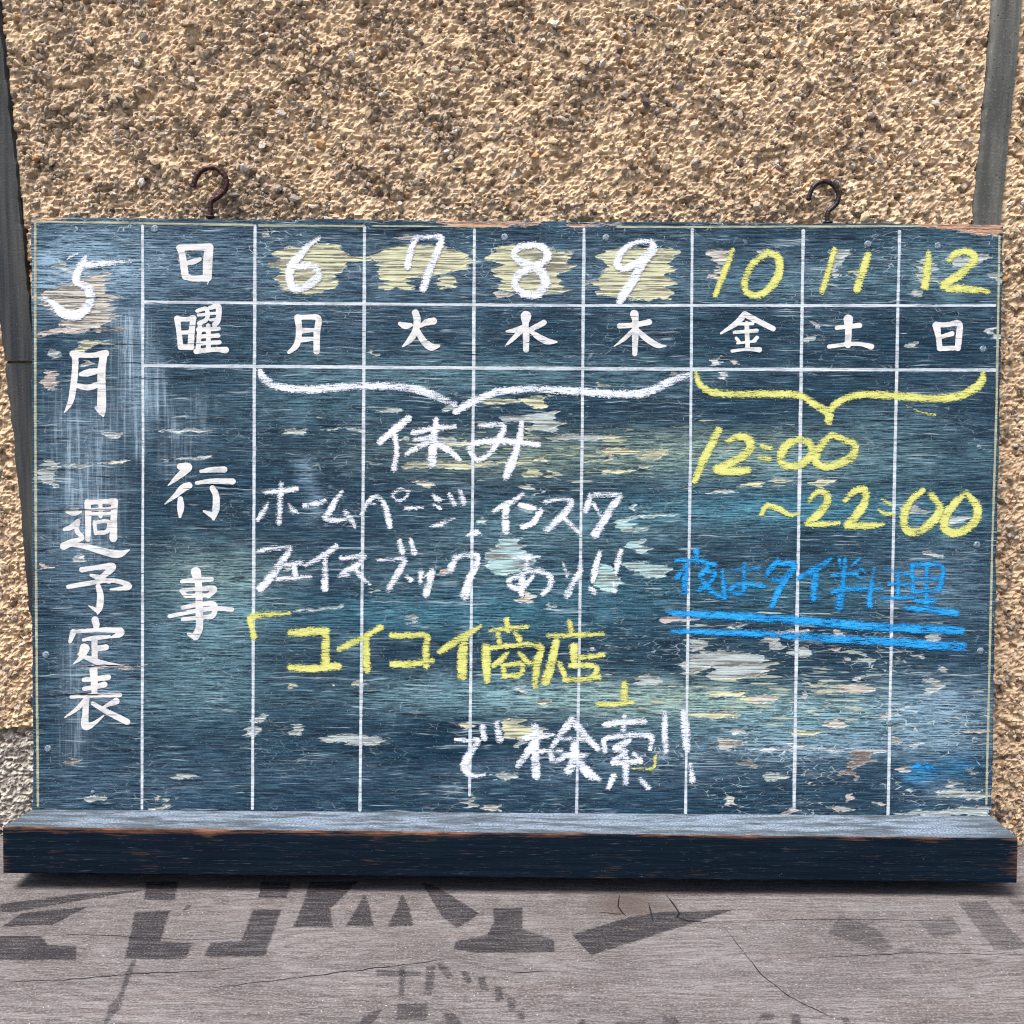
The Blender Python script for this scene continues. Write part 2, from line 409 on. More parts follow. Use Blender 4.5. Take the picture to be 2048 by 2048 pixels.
LIFT = [0.00012]
def decal_uv(name, sdf, lo, hi, step, margin, m, parent, to3, label=None, extra=None):
    nx = max(3, int((hi[0] - lo[0]) / step) + 2); nz = max(3, int((hi[1] - lo[1]) / step) + 2)
    X, Z = np.meshgrid(lo[0] + np.arange(nx) * step, lo[1] + np.arange(nz) * step)
    D = sdf(X, Z); f = gridfaces(nx, nz); Df = D.ravel()
    f = f[Df[f].min(1) < margin]
    used = np.unique(f); rem = np.full(nx * nz, -1); rem[used] = np.arange(len(used))
    v = to3(X.ravel()[used], Z.ravel()[used])
    at = {'sd': ('FLOAT', Df[used] * 1000)}
    if extra is not None: at['op'] = ('FLOAT', np.full(len(used), extra))
    o = mesh(name, v, rem[f], m, parent, False, at)
    if label: o['label'] = label
    return o
def writing(name, strokes, m, parent, label=None, chalk=True, step=.00075):
    S = [to_board(smoothline(s)) for s in strokes]; A = np.vstack(S); w = A[:, 2].max() + .0016
    mg = .0011 if chalk else .0004
    lift = LIFT[0]; LIFT[0] += .000004
    return decal_uv(name, lambda X, Z: stroke_sdf(X, Z, S), A[:, :2].min(0) - w, A[:, :2].max(0) + w, step, mg, m, parent,
                    lambda x, z: np.stack([x, np.full_like(x, -lift), z], 1), label)

# ================================================================= THE WALL
wall = tag(empty('roughcast_wall'), 'ochre pebbledash wall with rough mortar and small stones behind the blackboard', 'wall')
WX, WZ0, WZ1 = .78, -.004, .98
def strip_uv(pts): return on_wall(pts)
LSTR = [(-75, -60), (2, -60), (3, 0), (50, 440), (68, 640), (95, 900), (130, 1240), (62, 1232), (48, 1100), (30, 880), (14, 760), (2, 640), (-20, 440), (-66, 0)]
RSTR = [(1987, -60), (2049, -60), (2043, 0), (2034, 120), (2016, 280), (2003, 440), (1985, 640), (1970, 900), (1905, 900), (1924, 640), (1943, 440), (1966, 180), (1981, 0)]
LS = on_wall(LSTR); RS = on_wall(RSTR)
def cluster(X, Z):
    return np.clip((fbm(X * 42 + Z * 16, Z * 52, 5, 60) - .5) * 2.3 + .54 - X * .30, 0, 1)
def crags(X, Z, c, seed):
    gx, gz = X / c, Z / c * 1.15; ix, iz = np.floor(gx), np.floor(gz)
    best = np.full(X.shape, 1e9); h = np.zeros(X.shape); cc = np.zeros(X.shape)
    for dx in (-1, 0, 1):
        for dz in (-1, 0, 1):
            a, b = ix + dx, iz + dz; q = lambda k: vnoise(a * 1.0 + k * 131, b * 1.0 + k * 57, seed)
            ox, oz = gx - (a + q(1)), gz - (b + q(2)); d = ox * ox + oz * oz
            hh = ((q(3) - .45) * .9 + (q(4) - .5) * 1.5 * ox + (q(5) - .5) * 1.5 * oz - d * .45) * c * .60
            m = d < best; best[m] = d[m]; h[m] = hh[m]; cc[m] = q(6)[m]
    return h, cc
def wall_height(X, Z):
    h = (fbm(X * 55, Z * 60, 2, 1) - .5) * .0035
    sx = X + Z * .18
    r = fbm(sx * 190, Z * 250, 3, 5); h = h + (np.abs(r - .5) * -2 + .35) * .0058
    hc, cc = crags(X, Z, .0046, 3); hd, _ = crags(X + .3, Z, .0029, 8)
    k = cluster(X, Z); h = h * .75 + hc * (.45 + .6 * k) + hd * (.35 + .35 * k)
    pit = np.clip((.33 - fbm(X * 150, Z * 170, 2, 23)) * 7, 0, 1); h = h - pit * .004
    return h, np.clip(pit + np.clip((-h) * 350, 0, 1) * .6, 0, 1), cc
stp = .0020
xs = np.arange(-WX, WX, stp); zs = np.arange(WZ0, WZ1, stp)
X, Z = np.meshgrid(xs, zs); H, pit, CC = wall_height(X, Z)
dS = np.minimum(poly_sdf(X, Z, LS), poly_sdf(X, Z, RS))
H = np.where(dS < -.0015, -.004, np.where(dS < .002, np.minimum(H, .001), H))                                # channel the cement strips lie in
zlow = on_wall([(30, 1462)])[0][1]
wob = (fbm(X * 30, X * 0 + 3, 3, 40) - .5) * .012
lowm = np.clip((zlow + wob - Z) / .0015, 0, 1) * (X < 0)
H = H - np.where(lowm > .5, .004, 0) - np.where(np.abs(zlow + wob - Z) < .0022, .006, 0) * (X < 0)
v = np.stack([X.ravel(), -H.ravel(), Z.ravel()], 1)
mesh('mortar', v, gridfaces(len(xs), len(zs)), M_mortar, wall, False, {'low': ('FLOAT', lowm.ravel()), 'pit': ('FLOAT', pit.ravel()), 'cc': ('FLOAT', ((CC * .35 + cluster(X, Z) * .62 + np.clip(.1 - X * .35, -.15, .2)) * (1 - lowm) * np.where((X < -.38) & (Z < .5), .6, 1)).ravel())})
# solid masonry behind the render coat
def boxv(x0, x1, y0, y1, z0, z1):
    v = [(x, y, z) for z in (z0, z1) for y in (y0, y1) for x in (x0, x1)]
    return v, [(0, 2, 3, 1), (4, 5, 7, 6), (0, 1, 5, 4), (2, 6, 7, 3), (0, 4, 6, 2), (1, 3, 7, 5)]
bv, bf = boxv(-WX, WX, .016, .14, 0, WZ1); mesh('masonry_core', bv, bf, M_cement, wall)

# pebbles pressed into the mortar
t_ = (1 + 5 ** .5) / 2
ICV = np.array([(-1, t_, 0), (1, t_, 0), (-1, -t_, 0), (1, -t_, 0), (0, -1, t_), (0, 1, t_), (0, -1, -t_), (0, 1, -t_), (t_, 0, -1), (t_, 0, 1), (-t_, 0, -1), (-t_, 0, 1)]) / 1.902
ICF = np.array([(0, 11, 5), (0, 5, 1), (0, 1, 7), (0, 7, 10), (0, 10, 11), (1, 5, 9), (5, 11, 4), (11, 10, 2), (10, 7, 6), (7, 1, 8), (3, 9, 4), (3, 4, 2), (3, 2, 6), (3, 6, 8), (3, 8, 9), (4, 9, 5), (2, 4, 11), (6, 2, 10), (8, 6, 7), (9, 8, 1)])
N = 56000
px = rs.uniform(-.66, .66, N); pz = rs.uniform(.0, .90, N)
bc = on_board([(62, 436), (2006, 452)]); ztop = .575
hid = (np.abs(px) < .40) & (pz < .53)
dens = .22 + .85 * cluster(px, pz)
dens = np.where((px < -.38) & (pz < .5), dens * .6, dens); dens = np.where((px < 0) & (pz < zlow + .004), 0, dens)
keep = (~hid) & (rs.rand(N) < np.clip(dens, .0, 1.0))
keep &= np.minimum(poly_sdf(px, pz, LS), poly_sdf(px, pz, RS)) > .0045
px, pz = px[keep], pz[keep]; N = len(px)
h0, _, _ = wall_height(px, pz)
size = rs.lognormal(math.log(.0020), .36, N); size = np.clip(size, .0010, .0048)
sc3 = np.stack([rs.uniform(.8, 1.5, N), rs.uniform(.55, 1.0, N), rs.uniform(.55, 1.05, N)], 1) * size[:, None]
V = ICV[None] * (1 + rs.uniform(-.28, .28, (N, 12, 1))) + rs.uniform(-.16, .16, (N, 12, 3)); V = V * sc3[:, None, :]
q = rs.normal(size=(N, 4)); q[:, 0] += 1.2; q /= np.linalg.norm(q, axis=1)[:, None]; w_, x_, y_, z_ = q.T
RM = np.stack([1 - 2 * (y_ * y_ + z_ * z_), 2 * (x_ * y_ - z_ * w_), 2 * (x_ * z_ + y_ * w_), 2 * (x_ * y_ + z_ * w_), 1 - 2 * (x_ * x_ + z_ * z_), 2 * (y_ * z_ - x_ * w_), 2 * (x_ * z_ - y_ * w_), 2 * (y_ * z_ + x_ * w_), 1 - 2 * (x_ * x_ + y_ * y_)], 1).reshape(N, 3, 3)
V = np.einsum('nij,nkj->nki', RM, V)
V += np.stack([px, -(h0 + size * rs.uniform(-.15, .45, N)), pz], 1)[:, None, :]
F = (ICF[None] + (np.arange(N) * 12)[:, None, None]).reshape(-1, 3)
pal = np.array([(.42, .32, .225), (.50, .385, .27), (.28, .21, .155), (.57, .47, .37), (.38, .33, .29), (.52, .29, .14), (.68, .62, .57), (.13, .105, .10), (.66, .50, .32)])
ci = rs.choice(len(pal), N, p=[.22, .2, .12, .11, .12, .035, .05, .055, .09]); tc = pal[ci] * rs.uniform(.8, 1.2, (N, 1))
tc = np.concatenate([np.repeat(tc, 12, 0), np.ones((N * 12, 1))], 1)
g = mesh('pebbles', V.reshape(-1, 3), F, M_stone, wall, False, {'tc': ('FLOAT_COLOR', tc)}); g['kind'] = 'stuff'

# cement strips set in the wall
def strip(name, pts, nL, front, m, label=None):
    """pts: left edge and right edge polylines in wall (x, z), same count, top to bottom; rounded face"""
    L, Rr = nL; v = []; f = []; K = 7; rows = []
    for a, b in zip(L, Rr):
        rows.append((np.array(a), np.array(b)))
    for i, (a, b) in enumerate(rows):
        ln = [.012, front * .55, front * .9, front, front * .98, front * .8, .012]
        ts = [0, .02, .12, .4, .75, .93, 1]
        for k in range(K):
            p = a + (b - a) * ts[k]; dp = ln[k]
            v.append((p[0], -dp if k not in (0, K - 1) else .006, p[1]))
    n = len(rows)
    for i in range(n - 1):
        for k in range(K - 1): f.append((i * K + k, (i + 1) * K + k, (i + 1) * K + k + 1, i * K + k + 1))
    f.append(tuple(range(K))); f.append(tuple((n - 1) * K + k for k in range(K))[::-1])
    o = mesh(name, v, f, m, wall, False)
    if label: o['label'] = label
    return o
def interp_edge(pts, ys, seed):
    p = np.array(pts, float); xsx = np.interp(ys, p[:, 1], p[:, 0])
    xsx = xsx + (fbm(ys / 22.0, ys * 0 + seed, 3, seed) - .5) * 7
    return on_wall(np.stack([xsx, ys], 1))
LE = [(-78, -80), (-66, 0), (-20, 440), (2, 640), (14, 760), (30, 880), (48, 1100), (62, 1232)]
LRt = [(-4, -80), (3, 0), (50, 440), (70, 640), (84, 760), (98, 880), (118, 1100), (130, 1232)]
RE = [(1989, -80), (1981, 0), (1966, 180), (1943, 440), (1924, 640), (1905, 900)]
RR = [(2051, -80), (2043, 0), (2034, 120), (2016, 280), (2003, 440), (1985, 640), (1970, 900)]
ys = np.arange(-80, 722, 12.0); ys[-1] = 722
strip('cement_strip', None, (interp_edge(LE, ys, 3), interp_edge(LRt, ys, 4)), .0055, M_dtile, 'dark cement strip running down the left of the wall')
ys = np.arange(727, 1232, 12.0)
strip('cement_strip', None, (interp_edge(LE, ys, 3), interp_edge(LRt, ys, 4)), .0048, M_dtile, 'lower piece of the dark strip, below its crack')
ys = np.arange(-80, 900, 12.0)
strip('cement_strip', None, (interp_edge(RE, ys, 6), interp_edge(RR, ys, 7)), .0065, M_cement, 'grey pitted cement strip running down the right of the wall')

# ================================================================= THE TABLE PLANK
table = tag(empty('wooden_table', (0, -.42, 0)), 'weathered grey wooden tabletop with faded stencilled marks under the blackboard', 'table')
nx, ny = 300, 160
TX = np.linspace(-.85, .85, nx); TY = np.linspace(-.62, -.012, ny); X, Y = np.meshgrid(TX, TY)
Hh = (fbm(X * 5, Y * 30, 3, 70) - .5) * .0008
v = np.stack([X.ravel(), Y.ravel() + .42, Hh.ravel()], 1); f = gridfaces(nx, ny)
plank = mesh('plank', v, f, M_table, table, True)
plank.location = (0, 0, 0)
bv, bf = boxv(-.85, .85, -.62 + .42, -.012 + .42, -.045, -.0012); mesh('plank_body', bv, bf, M_table, table)
for x in (-.78, .78):
    for y in (-.56, -.08):
        bv, bf = boxv(x - .03, x + .03, y - .03 + .42, y + .03 + .42, -.72, -.046); mesh('leg', bv, bf, M_table, table)
tag(mesh('ground', [(-30, -30, -.72), (30, -30, -.72), (30, 30, -.72), (-30, 30, -.72)], [(0, 1, 2, 3)], M_cement), kind='structure')
TL = [.0009]
def t3(x, y):
    z = (fbm(x * 5, y * 30, 3, 70) - .5) * .0008
    return np.stack([x, y + .42, z + TL[0]], 1)
def stencil(name, r, polys, op=1.0, label=None):
    for pl in polys:
        P = on_table(rp(r, pl)[:, :2]); TL[0] = TL[0] if TL[0] > .00012 and TL[0] < .0003 else .00012; TL[0] += .000004
        decal_uv(name, lambda X, Z: poly_sdf(X, Z, P), P.min(0) - .003, P.max(0) + .003, .0012, .0012, M_ink, table, t3, label, op)
stencil('stencil_mark', 12, [
    [(0, 205), (300, 165), (560, 150), (330, 185), (60, 235), (0, 238)], [(80, 240), (330, 215), (200, 283), (5, 290)],
    [(-120, 325), (150, 325), (180, 358), (290, 362), (285, 415), (-120, 415)],
    [(510, 235), (640, 230), (605, 345), (725, 350), (700, 410), (470, 412), (490, 330)],
    [(550, 120), (670, 120), (662, 190), (545, 188)], [(985, 120), (1100, 120), (1080, 182), (975, 180)],
    [(955, 225), (1060, 225), (1000, 400), (770, 403), (795, 350), (910, 345)],
    [(1170, 120), (1350, 120), (1245, 225), (1255, 292), (1105, 292), (1140, 215)],
    [(1375, 165), (1395, 220), (1412, 288), (1305, 288), (1350, 215)], [(1515, 165), (1545, 220), (1560, 287), (1462, 287), (1500, 215)],
    [(1590, 120), (1650, 140), (1810, 240), (1725, 295), (1665, 250)],
    [(1860, 220), (1971, 218), (1971, 300), (2092, 340), (2090, 385), (1800, 390), (1712, 375), (1720, 345), (1840, 320), (1865, 270)]], .96)
stencil('stencil_mark', 13, [[(225, 320), (440, 255), (560, 235), (700, 232), (840, 225), (700, 270), (540, 320), (300, 398)]], .95)
stencil('stencil_mark', 13, [[(1190, 315), (1240, 245), (1380, 300), (1440, 370), (1400, 385)], [(1530, 265), (1660, 250), (1700, 310), (1590, 330)],
    [(1680, 195), (1790, 195), (1900, 320), (1960, 370), (1820, 378)], [(1870, 190), (1960, 190), (1990, 300)]], .42, 'faint worn stencil mark')
stencil('stencil_mark', 12, [[(1420, 452), (1590, 462), (1588, 478), (1420, 474)], [(1505, 440), (1530, 440), (1522, 550), (1505, 550)],
    [(1608, 440), (1645, 440), (1630, 545), (1602, 545)], [(1640, 428), (1670, 428), (1712, 478), (1690, 490)], [(1738, 458), (1760, 458), (1782, 495), (1760, 510)],
    [(1805, 480), (1830, 480), (1842, 528), (1815, 534)], [(1865, 515), (1892, 515), (1902, 565), (1874, 572)], [(1912, 560), (1945, 560), (1950, 610), (1920, 610)],
    [(1952, 605), (1978, 605), (1980, 645), (1955, 645)], [(1500, 580), (1615, 580), (1605, 648), (1495, 642)], [(1400, 612), (1445, 600), (1400, 668), (1330, 668)],
    [(1670, 615), (1710, 615), (1760, 670), (1690, 670)], [(1120, 615), (1175, 618), (1170, 626), (1120, 624)], [(690, 228), (712, 208), (722, 212), (700, 230)],
    [(498, 415), (515, 415), (470, 540), (455, 600), (415, 640), (395, 680), (385, 670), (410, 590), (450, 545), (470, 480)]], .6, 'small worn stencil dash')
stencil('stencil_mark', 13, [[(570, 632), (620, 632), (640, 670), (560, 670)], [(940, 618), (990, 618), (985, 645), (930, 642)], [(1050, 620), (1085, 620), (1095, 670), (1060, 670)],
    [(1240, 630), (1268, 632), (1285, 670), (1255, 670)], [(258, 640), (278, 640), (275, 670), (250, 670)], [(390, 648), (500, 648), (500, 670), (390, 670)]], .6, 'small worn stencil dash')
def table_crack(r, pts, w=2.2):
    p = rp(r, pts)[:, :2]; q = [];
    for a, b in zip(p[:-1], p[1:]):
        n = max(2, int(np.linalg.norm(b - a) / 14))
        for k in range(n): q.append(a + (b - a) * k / n)
    q.append(p[-1]); q = np.array(q); q[:, 1] += rs.uniform(-1.2, 1.2, len(q))
    P = on_table(q); n = len(P); v = []; f = []
    for i in range(n):
        tt = P[min(i + 1, n - 1)] - P[max(i - 1, 0)]; tt /= np.linalg.norm(tt) + 1e-9; nn = np.array([-tt[1], tt[0]])
        hw = w * PXM * .5 * (.25 + .75 * math.sin(math.pi * min(max(i / (n - 1), .03), .97))) * rs.uniform(.6, 1.3)
        for s in (-1, 1): v.append(P[i] + nn * s * hw)
    v = np.array(v); TL[0] = .00032; v3 = t3(v[:, 0], v[:, 1]); f = [(2 * i, 2 * i + 1, 2 * i + 3, 2 * i + 2) for i in range(n - 1)]
    mesh('crack', v3, f, M_crackd, table)
table_crack(12, [(-20, 502), (250, 490), (500, 468), (800, 455), (930, 440)], 2.0)
table_crack(12, [(790, 522), (1100, 485), (1500, 437), (1750, 405)], 2.2)
table_crack(13, [(800, 290), (870, 380), (940, 470), (1040, 550), (1210, 635)], 2.0)
table_crack(13, [(580, 170), (605, 200), (632, 240), (620, 255), (660, 268), (760, 276)], 4.5)
table_crack(13, [(405, 170), (400, 215), (430, 250)], 3)
table_crack(13, [(515, 200), (535, 280)], 3)
table_crack(13, [(330, 238), (425, 243)], 3)
table_crack(13, [(0, 465), (120, 457)], 2.6)
table_crack(13, [(1100, 410), (1500, 390), (1932, 395)], 1.6)
table_crack(12, [(0, 335), (300, 320), (700, 340), (1000, 330)], 1.2)
table_crack(13, [(700, 272), (1200, 262), (1700, 268)], 1.3)

# ================================================================= THE BLACKBOARD
board = tag(empty('blackboard', mat=BM), 'worn blue-black wooden schedule blackboard with chalk writing and a ledge, leaning on the wall', 'blackboard')
TLc, TRc = on_board([(62.5, 435), (2007, 449)]); BLc, BRc = on_board([(65, 1619), (1982.5, 1632)])
TRAYH = (BLc[1] + BRc[1]) / 2
print('BOARD', TLc, TRc, BLc, BRc)
def to_bottom(a, b):                                              # carry the side edge down to z = 0
    k = (-.0068 - a[1]) / (b[1] - a[1]); return a + (b - a) * k
BL0, BR0 = to_bottom(TLc, BLc), to_bottom(TRc, BRc)
nx, nz = 810, 500
U, W = np.meshgrid(np.linspace(0, 1, nx), np.linspace(0, 1, nz))
GX = (BL0[0] * (1 - U) + BR0[0] * U) * (1 - W) + (TLc[0] * (1 - U) + TRc[0] * U) * W
GZ = (BL0[1] * (1 - U) + BR0[1] * U) * (1 - W) + (TLc[1] * (1 - U) + TRc[1] * U) * W
# photograph coordinates of each board point, for laying out wear
c = np.stack([GX.ravel() - camL[0], np.zeros(GX.size) - camL[1], GZ.ravel() - camL[2]], 1) @ CRL
PX = (1024 + FPX * c[:, 0] / -c[:, 2]).reshape(GX.shape); PY = (1024 - FPX * c[:, 1] / -c[:, 2]).reshape(GX.shape)
HC = {'w': (.38, .58, .78), 'g': (.24, .45, .52), 't': (.12, .43, .58), 'y': (.34, .45, .32), 'b': (.02, .30, .66)}
acc = np.zeros(GX.shape + (3,)); ac = np.zeros(GX.shape)
def hz(cx, cy, rx, ry, a, k):
    d = ((PX - cx) / rx) ** 2 + ((PY - cy) / ry) ** 2
    w = np.exp(-d * 1.1) * a; acc[...] += np.array(HC[k]) * w[..., None]; ac[...] += w
acc += np.array(HC['w']) * .06; ac += .06
for a in [(160, 560, 130, 80, 1.0, 'w'), (130, 510, 60, 30, .5, 'w'), (290, 760, 40, 110, .5, 'w'), (320, 520, 260, 70, .22, 'w'), (150, 980, 90, 220, .32, 'w'), (200, 1330, 80, 130, .25, 'w'), (900, 540, 900, 80, .2, 'w'),
          (420, 1270, 130, 130, .42, 'g'), (420, 1150, 120, 60, .2, 'y'), (380, 1400, 160, 60, .2, 'g'), (620, 800, 200, 50, .18, 'g'), (1000, 745, 420, 35, .3, 'g'), (1150, 910, 360, 45, .32, 'y'),
          (1650, 930, 330, 45, .42, 'g'), (1580, 1020, 300, 32, .55, 't'), (1150, 1060, 300, 50, .32, 'g'), (850, 1230, 260, 36, .38, 't'), (900, 1150, 200, 40, .2, 'g'),
          (960, 1390, 260, 40, .60, 'g'), (1300, 1400, 260, 34, .5, 'y'), (1600, 1440, 330, 60, .6, 'g'), (1880, 1420, 110, 60, .75, 'w'), (1700, 1492, 330, 26, .5, 'w'),
          (1840, 1548, 36, 22, .9, 'b'), (1920, 1530, 40, 24, .6, 'b'), (1900, 1580, 90, 30, .3, 'w'), (1870, 1160, 110, 90, .3, 'w'), (1880, 540, 90, 60, .32, 'g'), (1600, 560, 300, 40, .22, 'g'),
          (610, 942, 18, 28, .55, 'w'), (628, 1000, 16, 40, .45, 'w'), (700, 1290, 40, 24, .3, 'g'), (1480, 900, 200, 40, .3, 'y'), (1750, 850, 120, 30, .25, 'g'), (1850, 1050, 120, 60, .15, 't'), (1150, 1540, 500, 40, .16, 'w'),
          (300, 1560, 250, 50, .15, 'w'), (1600, 1180, 300, 50, .2, 't'), (1150, 1200, 200, 60, .25, 't'), (600, 640, 260, 60, .1, 'w')]: hz(*a)
ac -= np.exp(-(((PX - 850) / 140) ** 2 + ((PY - 1480) / 45) ** 2)) * .25
ac *= .65 + .75 * fbm(GX * 7, GZ * 22, 4, 80)
ac = np.clip(ac, 0, 1); hcol = acc / np.maximum(acc.sum(-1, keepdims=True), 1e-6) * (acc.sum(-1, keepdims=True) / np.maximum(acc.sum(-1, keepdims=True), 1e-6))
wsum = np.zeros(GX.shape)
HZ = np.concatenate([np.clip(acc / np.maximum(np.max(acc, -1, keepdims=True), 1e-6) * .60, 0, 1), ac[..., None]], -1)
VS = np.zeros(GX.shape)
for st, w, a in [([(258, 650), (272, 740), (300, 810)], 26, 1.0), ([(235, 700), (250, 800), (275, 900)], 18, .5), ([(310, 720), (330, 800), (350, 870)], 10, .5),
                 ([(190, 860), (180, 980), (170, 1060)], 60, .55), ([(120, 820), (150, 960)], 40, .3), ([(150, 1290), (145, 1500)], 26, .45), ([(390, 820), (360, 930)], 40, .3), ([(220, 640), (300, 660)], 16, .4)]:
    S = np.array(st, float); d = np.full(GX.shape, 1e9)
    for p, q in zip(S[:-1], S[1:]):
        vx, vz = q - p; t = np.clip(((PX - p[0]) * vx + (PY - p[1]) * vz) / (vx * vx + vz * vz), 0, 1); d = np.minimum(d, np.hypot(PX - p[0] - t * vx, PY - p[1] - t * vz))
    VS += 1.6 * a * np.exp(-(d / w) ** 2)
# flaked patches
FC = {'y': (.58, .59, .38), 'c': (.58, .55, .50), 'p': (.50, .43, .42), 't': (.36, .58, .62), 'w': (.56, .63, .70), 'b': (.17, .13, .115), 'o': (.50, .235, .12), 's': (.40, .48, .50)}
fkA = np.full(GX.shape, -4.0); fkC = np.zeros(GX.shape + (3,)) + .45
def flake(r, pts, k):
    p = rp(r, pts)[:, :2]; lo = p.min(0) - 26; hi = p.max(0) + 26
    m = (PX > lo[0]) & (PX < hi[0]) & (PY > lo[1]) & (PY < hi[1])
    if not m.any(): return
    off = (vnoise(PX[m] / 55, PY[m] / 3.6, 77) - .5) * 30 + (vnoise(PX[m] / 25, PY[m] / 9, 78) - .5) * 18
    s = -poly_sdf(PX[m] + off, PY[m] + (vnoise(PX[m] / 18, PY[m] / 18, 79) - .5) * 5, p) * PXM * 1000
    a = fkA[m]; cc = fkC[m]; b = s > a; a[b] = s[b]; cc[b] = FC[k]; fkA[m] = a; fkC[m] = cc
def fbox(r, x0, y0, x1, y1, k):
    w, h = x1 - x0, y1 - y0; n = max(2, int(h / REG[r][2] / 4.5)); L = []; Rr = []
    c0, c1 = rnd.uniform(.05, .45), rnd.uniform(.55, .95)
    for q in range(n + 1):
        u = q / n; e = 1 - abs(2 * u - 1) ** 1.5
        a = (c0 * (1 - e) + rnd.uniform(0, .22) * e); b = (c1 * (1 - e) + rnd.uniform(.78, 1.0) * e)
        L.append((x0 + w * min(a, b - .1), y0 + h * u)); Rr.append((x0 + w * max(b, a + .1), y0 + h * u))
    flake(r, L + Rr[::-1], k)
flake(1, [(260, 590), (450, 560), (560, 500), (640, 490), (690, 550), (670, 650), (830, 670), (700, 720), (690, 800), (760, 830), (660, 860), (640, 920), (450, 930), (330, 890), (280, 780), (150, 710), (150, 630)], 'c')
flake(1, [(150, 950), (300, 910), (520, 920), (780, 905), (790, 918), (330, 955), (150, 970)], 'p'); flake(1, [(260, 470), (300, 410), (420, 470), (400, 490)], 's')
fbox(1, 150, 1250, 300, 1390, 'p'); fbox(1, 200, 1090, 300, 1145, 's'); flake(1, [(400, 1060), (520, 1015), (700, 1030), (560, 1050), (490, 1100), (410, 1110)], 'y')
fbox(1, 470, 1165, 565, 1210, 'w'); fbox(2, 145, 140, 325, 310, 's'); flake(2, [(300, 200), (520, 185), (440, 210), (300, 220)], 's'); fbox(2, 170, 305, 280, 380, 's')
flake(2, [(360, 540), (420, 530), (480, 560), (410, 590)], 'w'); fbox(2, 395, 905, 485, 940, 'w'); fbox(2, 150, 955, 225, 1000, 'p')
flake(2, [(560, 175), (830, 160), (820, 178), (560, 184)], 'c'); flake(2, [(1100, 155), (1300, 130), (1560, 112), (1400, 140), (1120, 165)], 'w')
flake(2, [(440, 1755), (620, 1735), (960, 1748), (820, 1770), (600, 1760)], 'p')
flake(1, [(1100, 1710), (1250, 1695), (1420, 1695), (1420, 1710), (1200, 1720)], 'w'); fbox(1, 640, 1720, 790, 1755, 'w')
flake(3, [(190, 330), (250, 295), (450, 270), (600, 250), (680, 280), (760, 350), (960, 368), (960, 382), (740, 400), (710, 480), (660, 520), (660, 610), (540, 640), (450, 640), (250, 620), (190, 590), (220, 520), (170, 430)], 'y')
flake(3, [(180, 390), (240, 380), (270, 450), (230, 500), (185, 450)], 'p')
flake(3, [(980, 320), (1120, 270), (1330, 265), (1540, 290), (1640, 370), (1740, 410), (1600, 470), (1450, 490), (1330, 520), (1190, 540), (1260, 610), (1030, 610), (1020, 500), (990, 400)], 'y'); fbox(3, 1440, 515, 1620, 605, 'y')
fbox(3, 60, 165, 200, 220, 'p'); fbox(3, 1120, 195, 1300, 230, 'p')
fbox(3, 940, 1095, 1015, 1130, 's'); fbox(3, 960, 1520, 1200, 1555, 's'); fbox(3, 1450, 1510, 1600, 1550, 's'); fbox(3, 260, 1695, 520, 1730, 's'); flake(3, [(540, 1690), (700, 1680), (870, 1685), (860, 1705), (560, 1700)], 's')
flake(3, [(1150, 1750), (1250, 1760), (1230, 1800), (1130, 1780)], 's'); flake(3, [(1450, 1750), (1600, 1745), (1620, 1800), (1450, 1800)], 's'); flake(3, [(1340, 1800), (1480, 1800), (1700, 1790), (1690, 1810), (1500, 1830), (1360, 1830)], 'y')
flake(4, [(60, 380), (160, 290), (250, 270), (480, 300), (730, 320), (680, 380), (720, 440), (640, 500), (600, 560), (660, 630), (400, 660), (130, 600), (110, 490), (150, 410)], 'y'); fbox(4, 130, 625, 240, 665, 'c')
flake(4, [(940, 330), (1040, 300), (1260, 290), (1500, 300), (1530, 320), (1490, 390), (1490, 640), (1470, 690), (1170, 690), (930, 650), (900, 560), (970, 470), (940, 360)], 'y')
flake(4, [(830, 550), (960, 560), (960, 575), (830, 565)], 'y')
flake(5, [(160, 250), (230, 230), (300, 235), (290, 310), (180, 290)], 'c'); flake(5, [(210, 340), (270, 340), (260, 400), (190, 395)], 'c'); fbox(5, 420, 235, 560, 275, 's')
flake(5, [(880, 240), (1020, 225), (990, 260), (940, 310), (910, 400), (880, 400)], 's'); fbox(5, 980, 345, 1120, 385, 's'); flake(5, [(1370, 380), (1420, 280), (1480, 280), (1500, 340), (1460, 390), (1410, 440)], 's')
fbox(5, 1480, 400, 1600, 450, 's'); flake(5, [(1560, 280), (1740, 260), (1820, 255), (1820, 285), (1750, 300), (1740, 330), (1600, 320)], 's'); fbox(5, 1830, 385, 1900, 430, 's'); fbox(5, 1350, 475, 1430, 505, 's')
fbox(5, 225, 945, 290, 985, 'w'); fbox(5, 190, 865, 260, 905, 'w'); fbox(5, 305, 880, 365, 900, 'p'); fbox(5, 760, 655, 835, 695, 'w'); fbox(5, 715, 735, 805, 775, 's'); fbox(5, 1320, 775, 1400, 805, 's'); fbox(5, 1815, 680, 1860, 750, 'w')
flake(4, [(0, 1480), (200, 1470), (520, 1440), (480, 1530), (400, 1525), (300, 1480), (60, 1500)], 'y'); flake(4, [(190, 1605), (540, 1555), (560, 1600), (640, 1655), (560, 1715), (420, 1700), (380, 1745), (350, 1640), (200, 1640)], 's')
flake(4, [(530, 1755), (700, 1730), (1000, 1745), (1010, 1770), (800, 1775), (560, 1780)], 's'); fbox(4, 900, 1335, 985, 1370, 'y'); fbox(4, 1450, 1255, 1530, 1285, 'b')
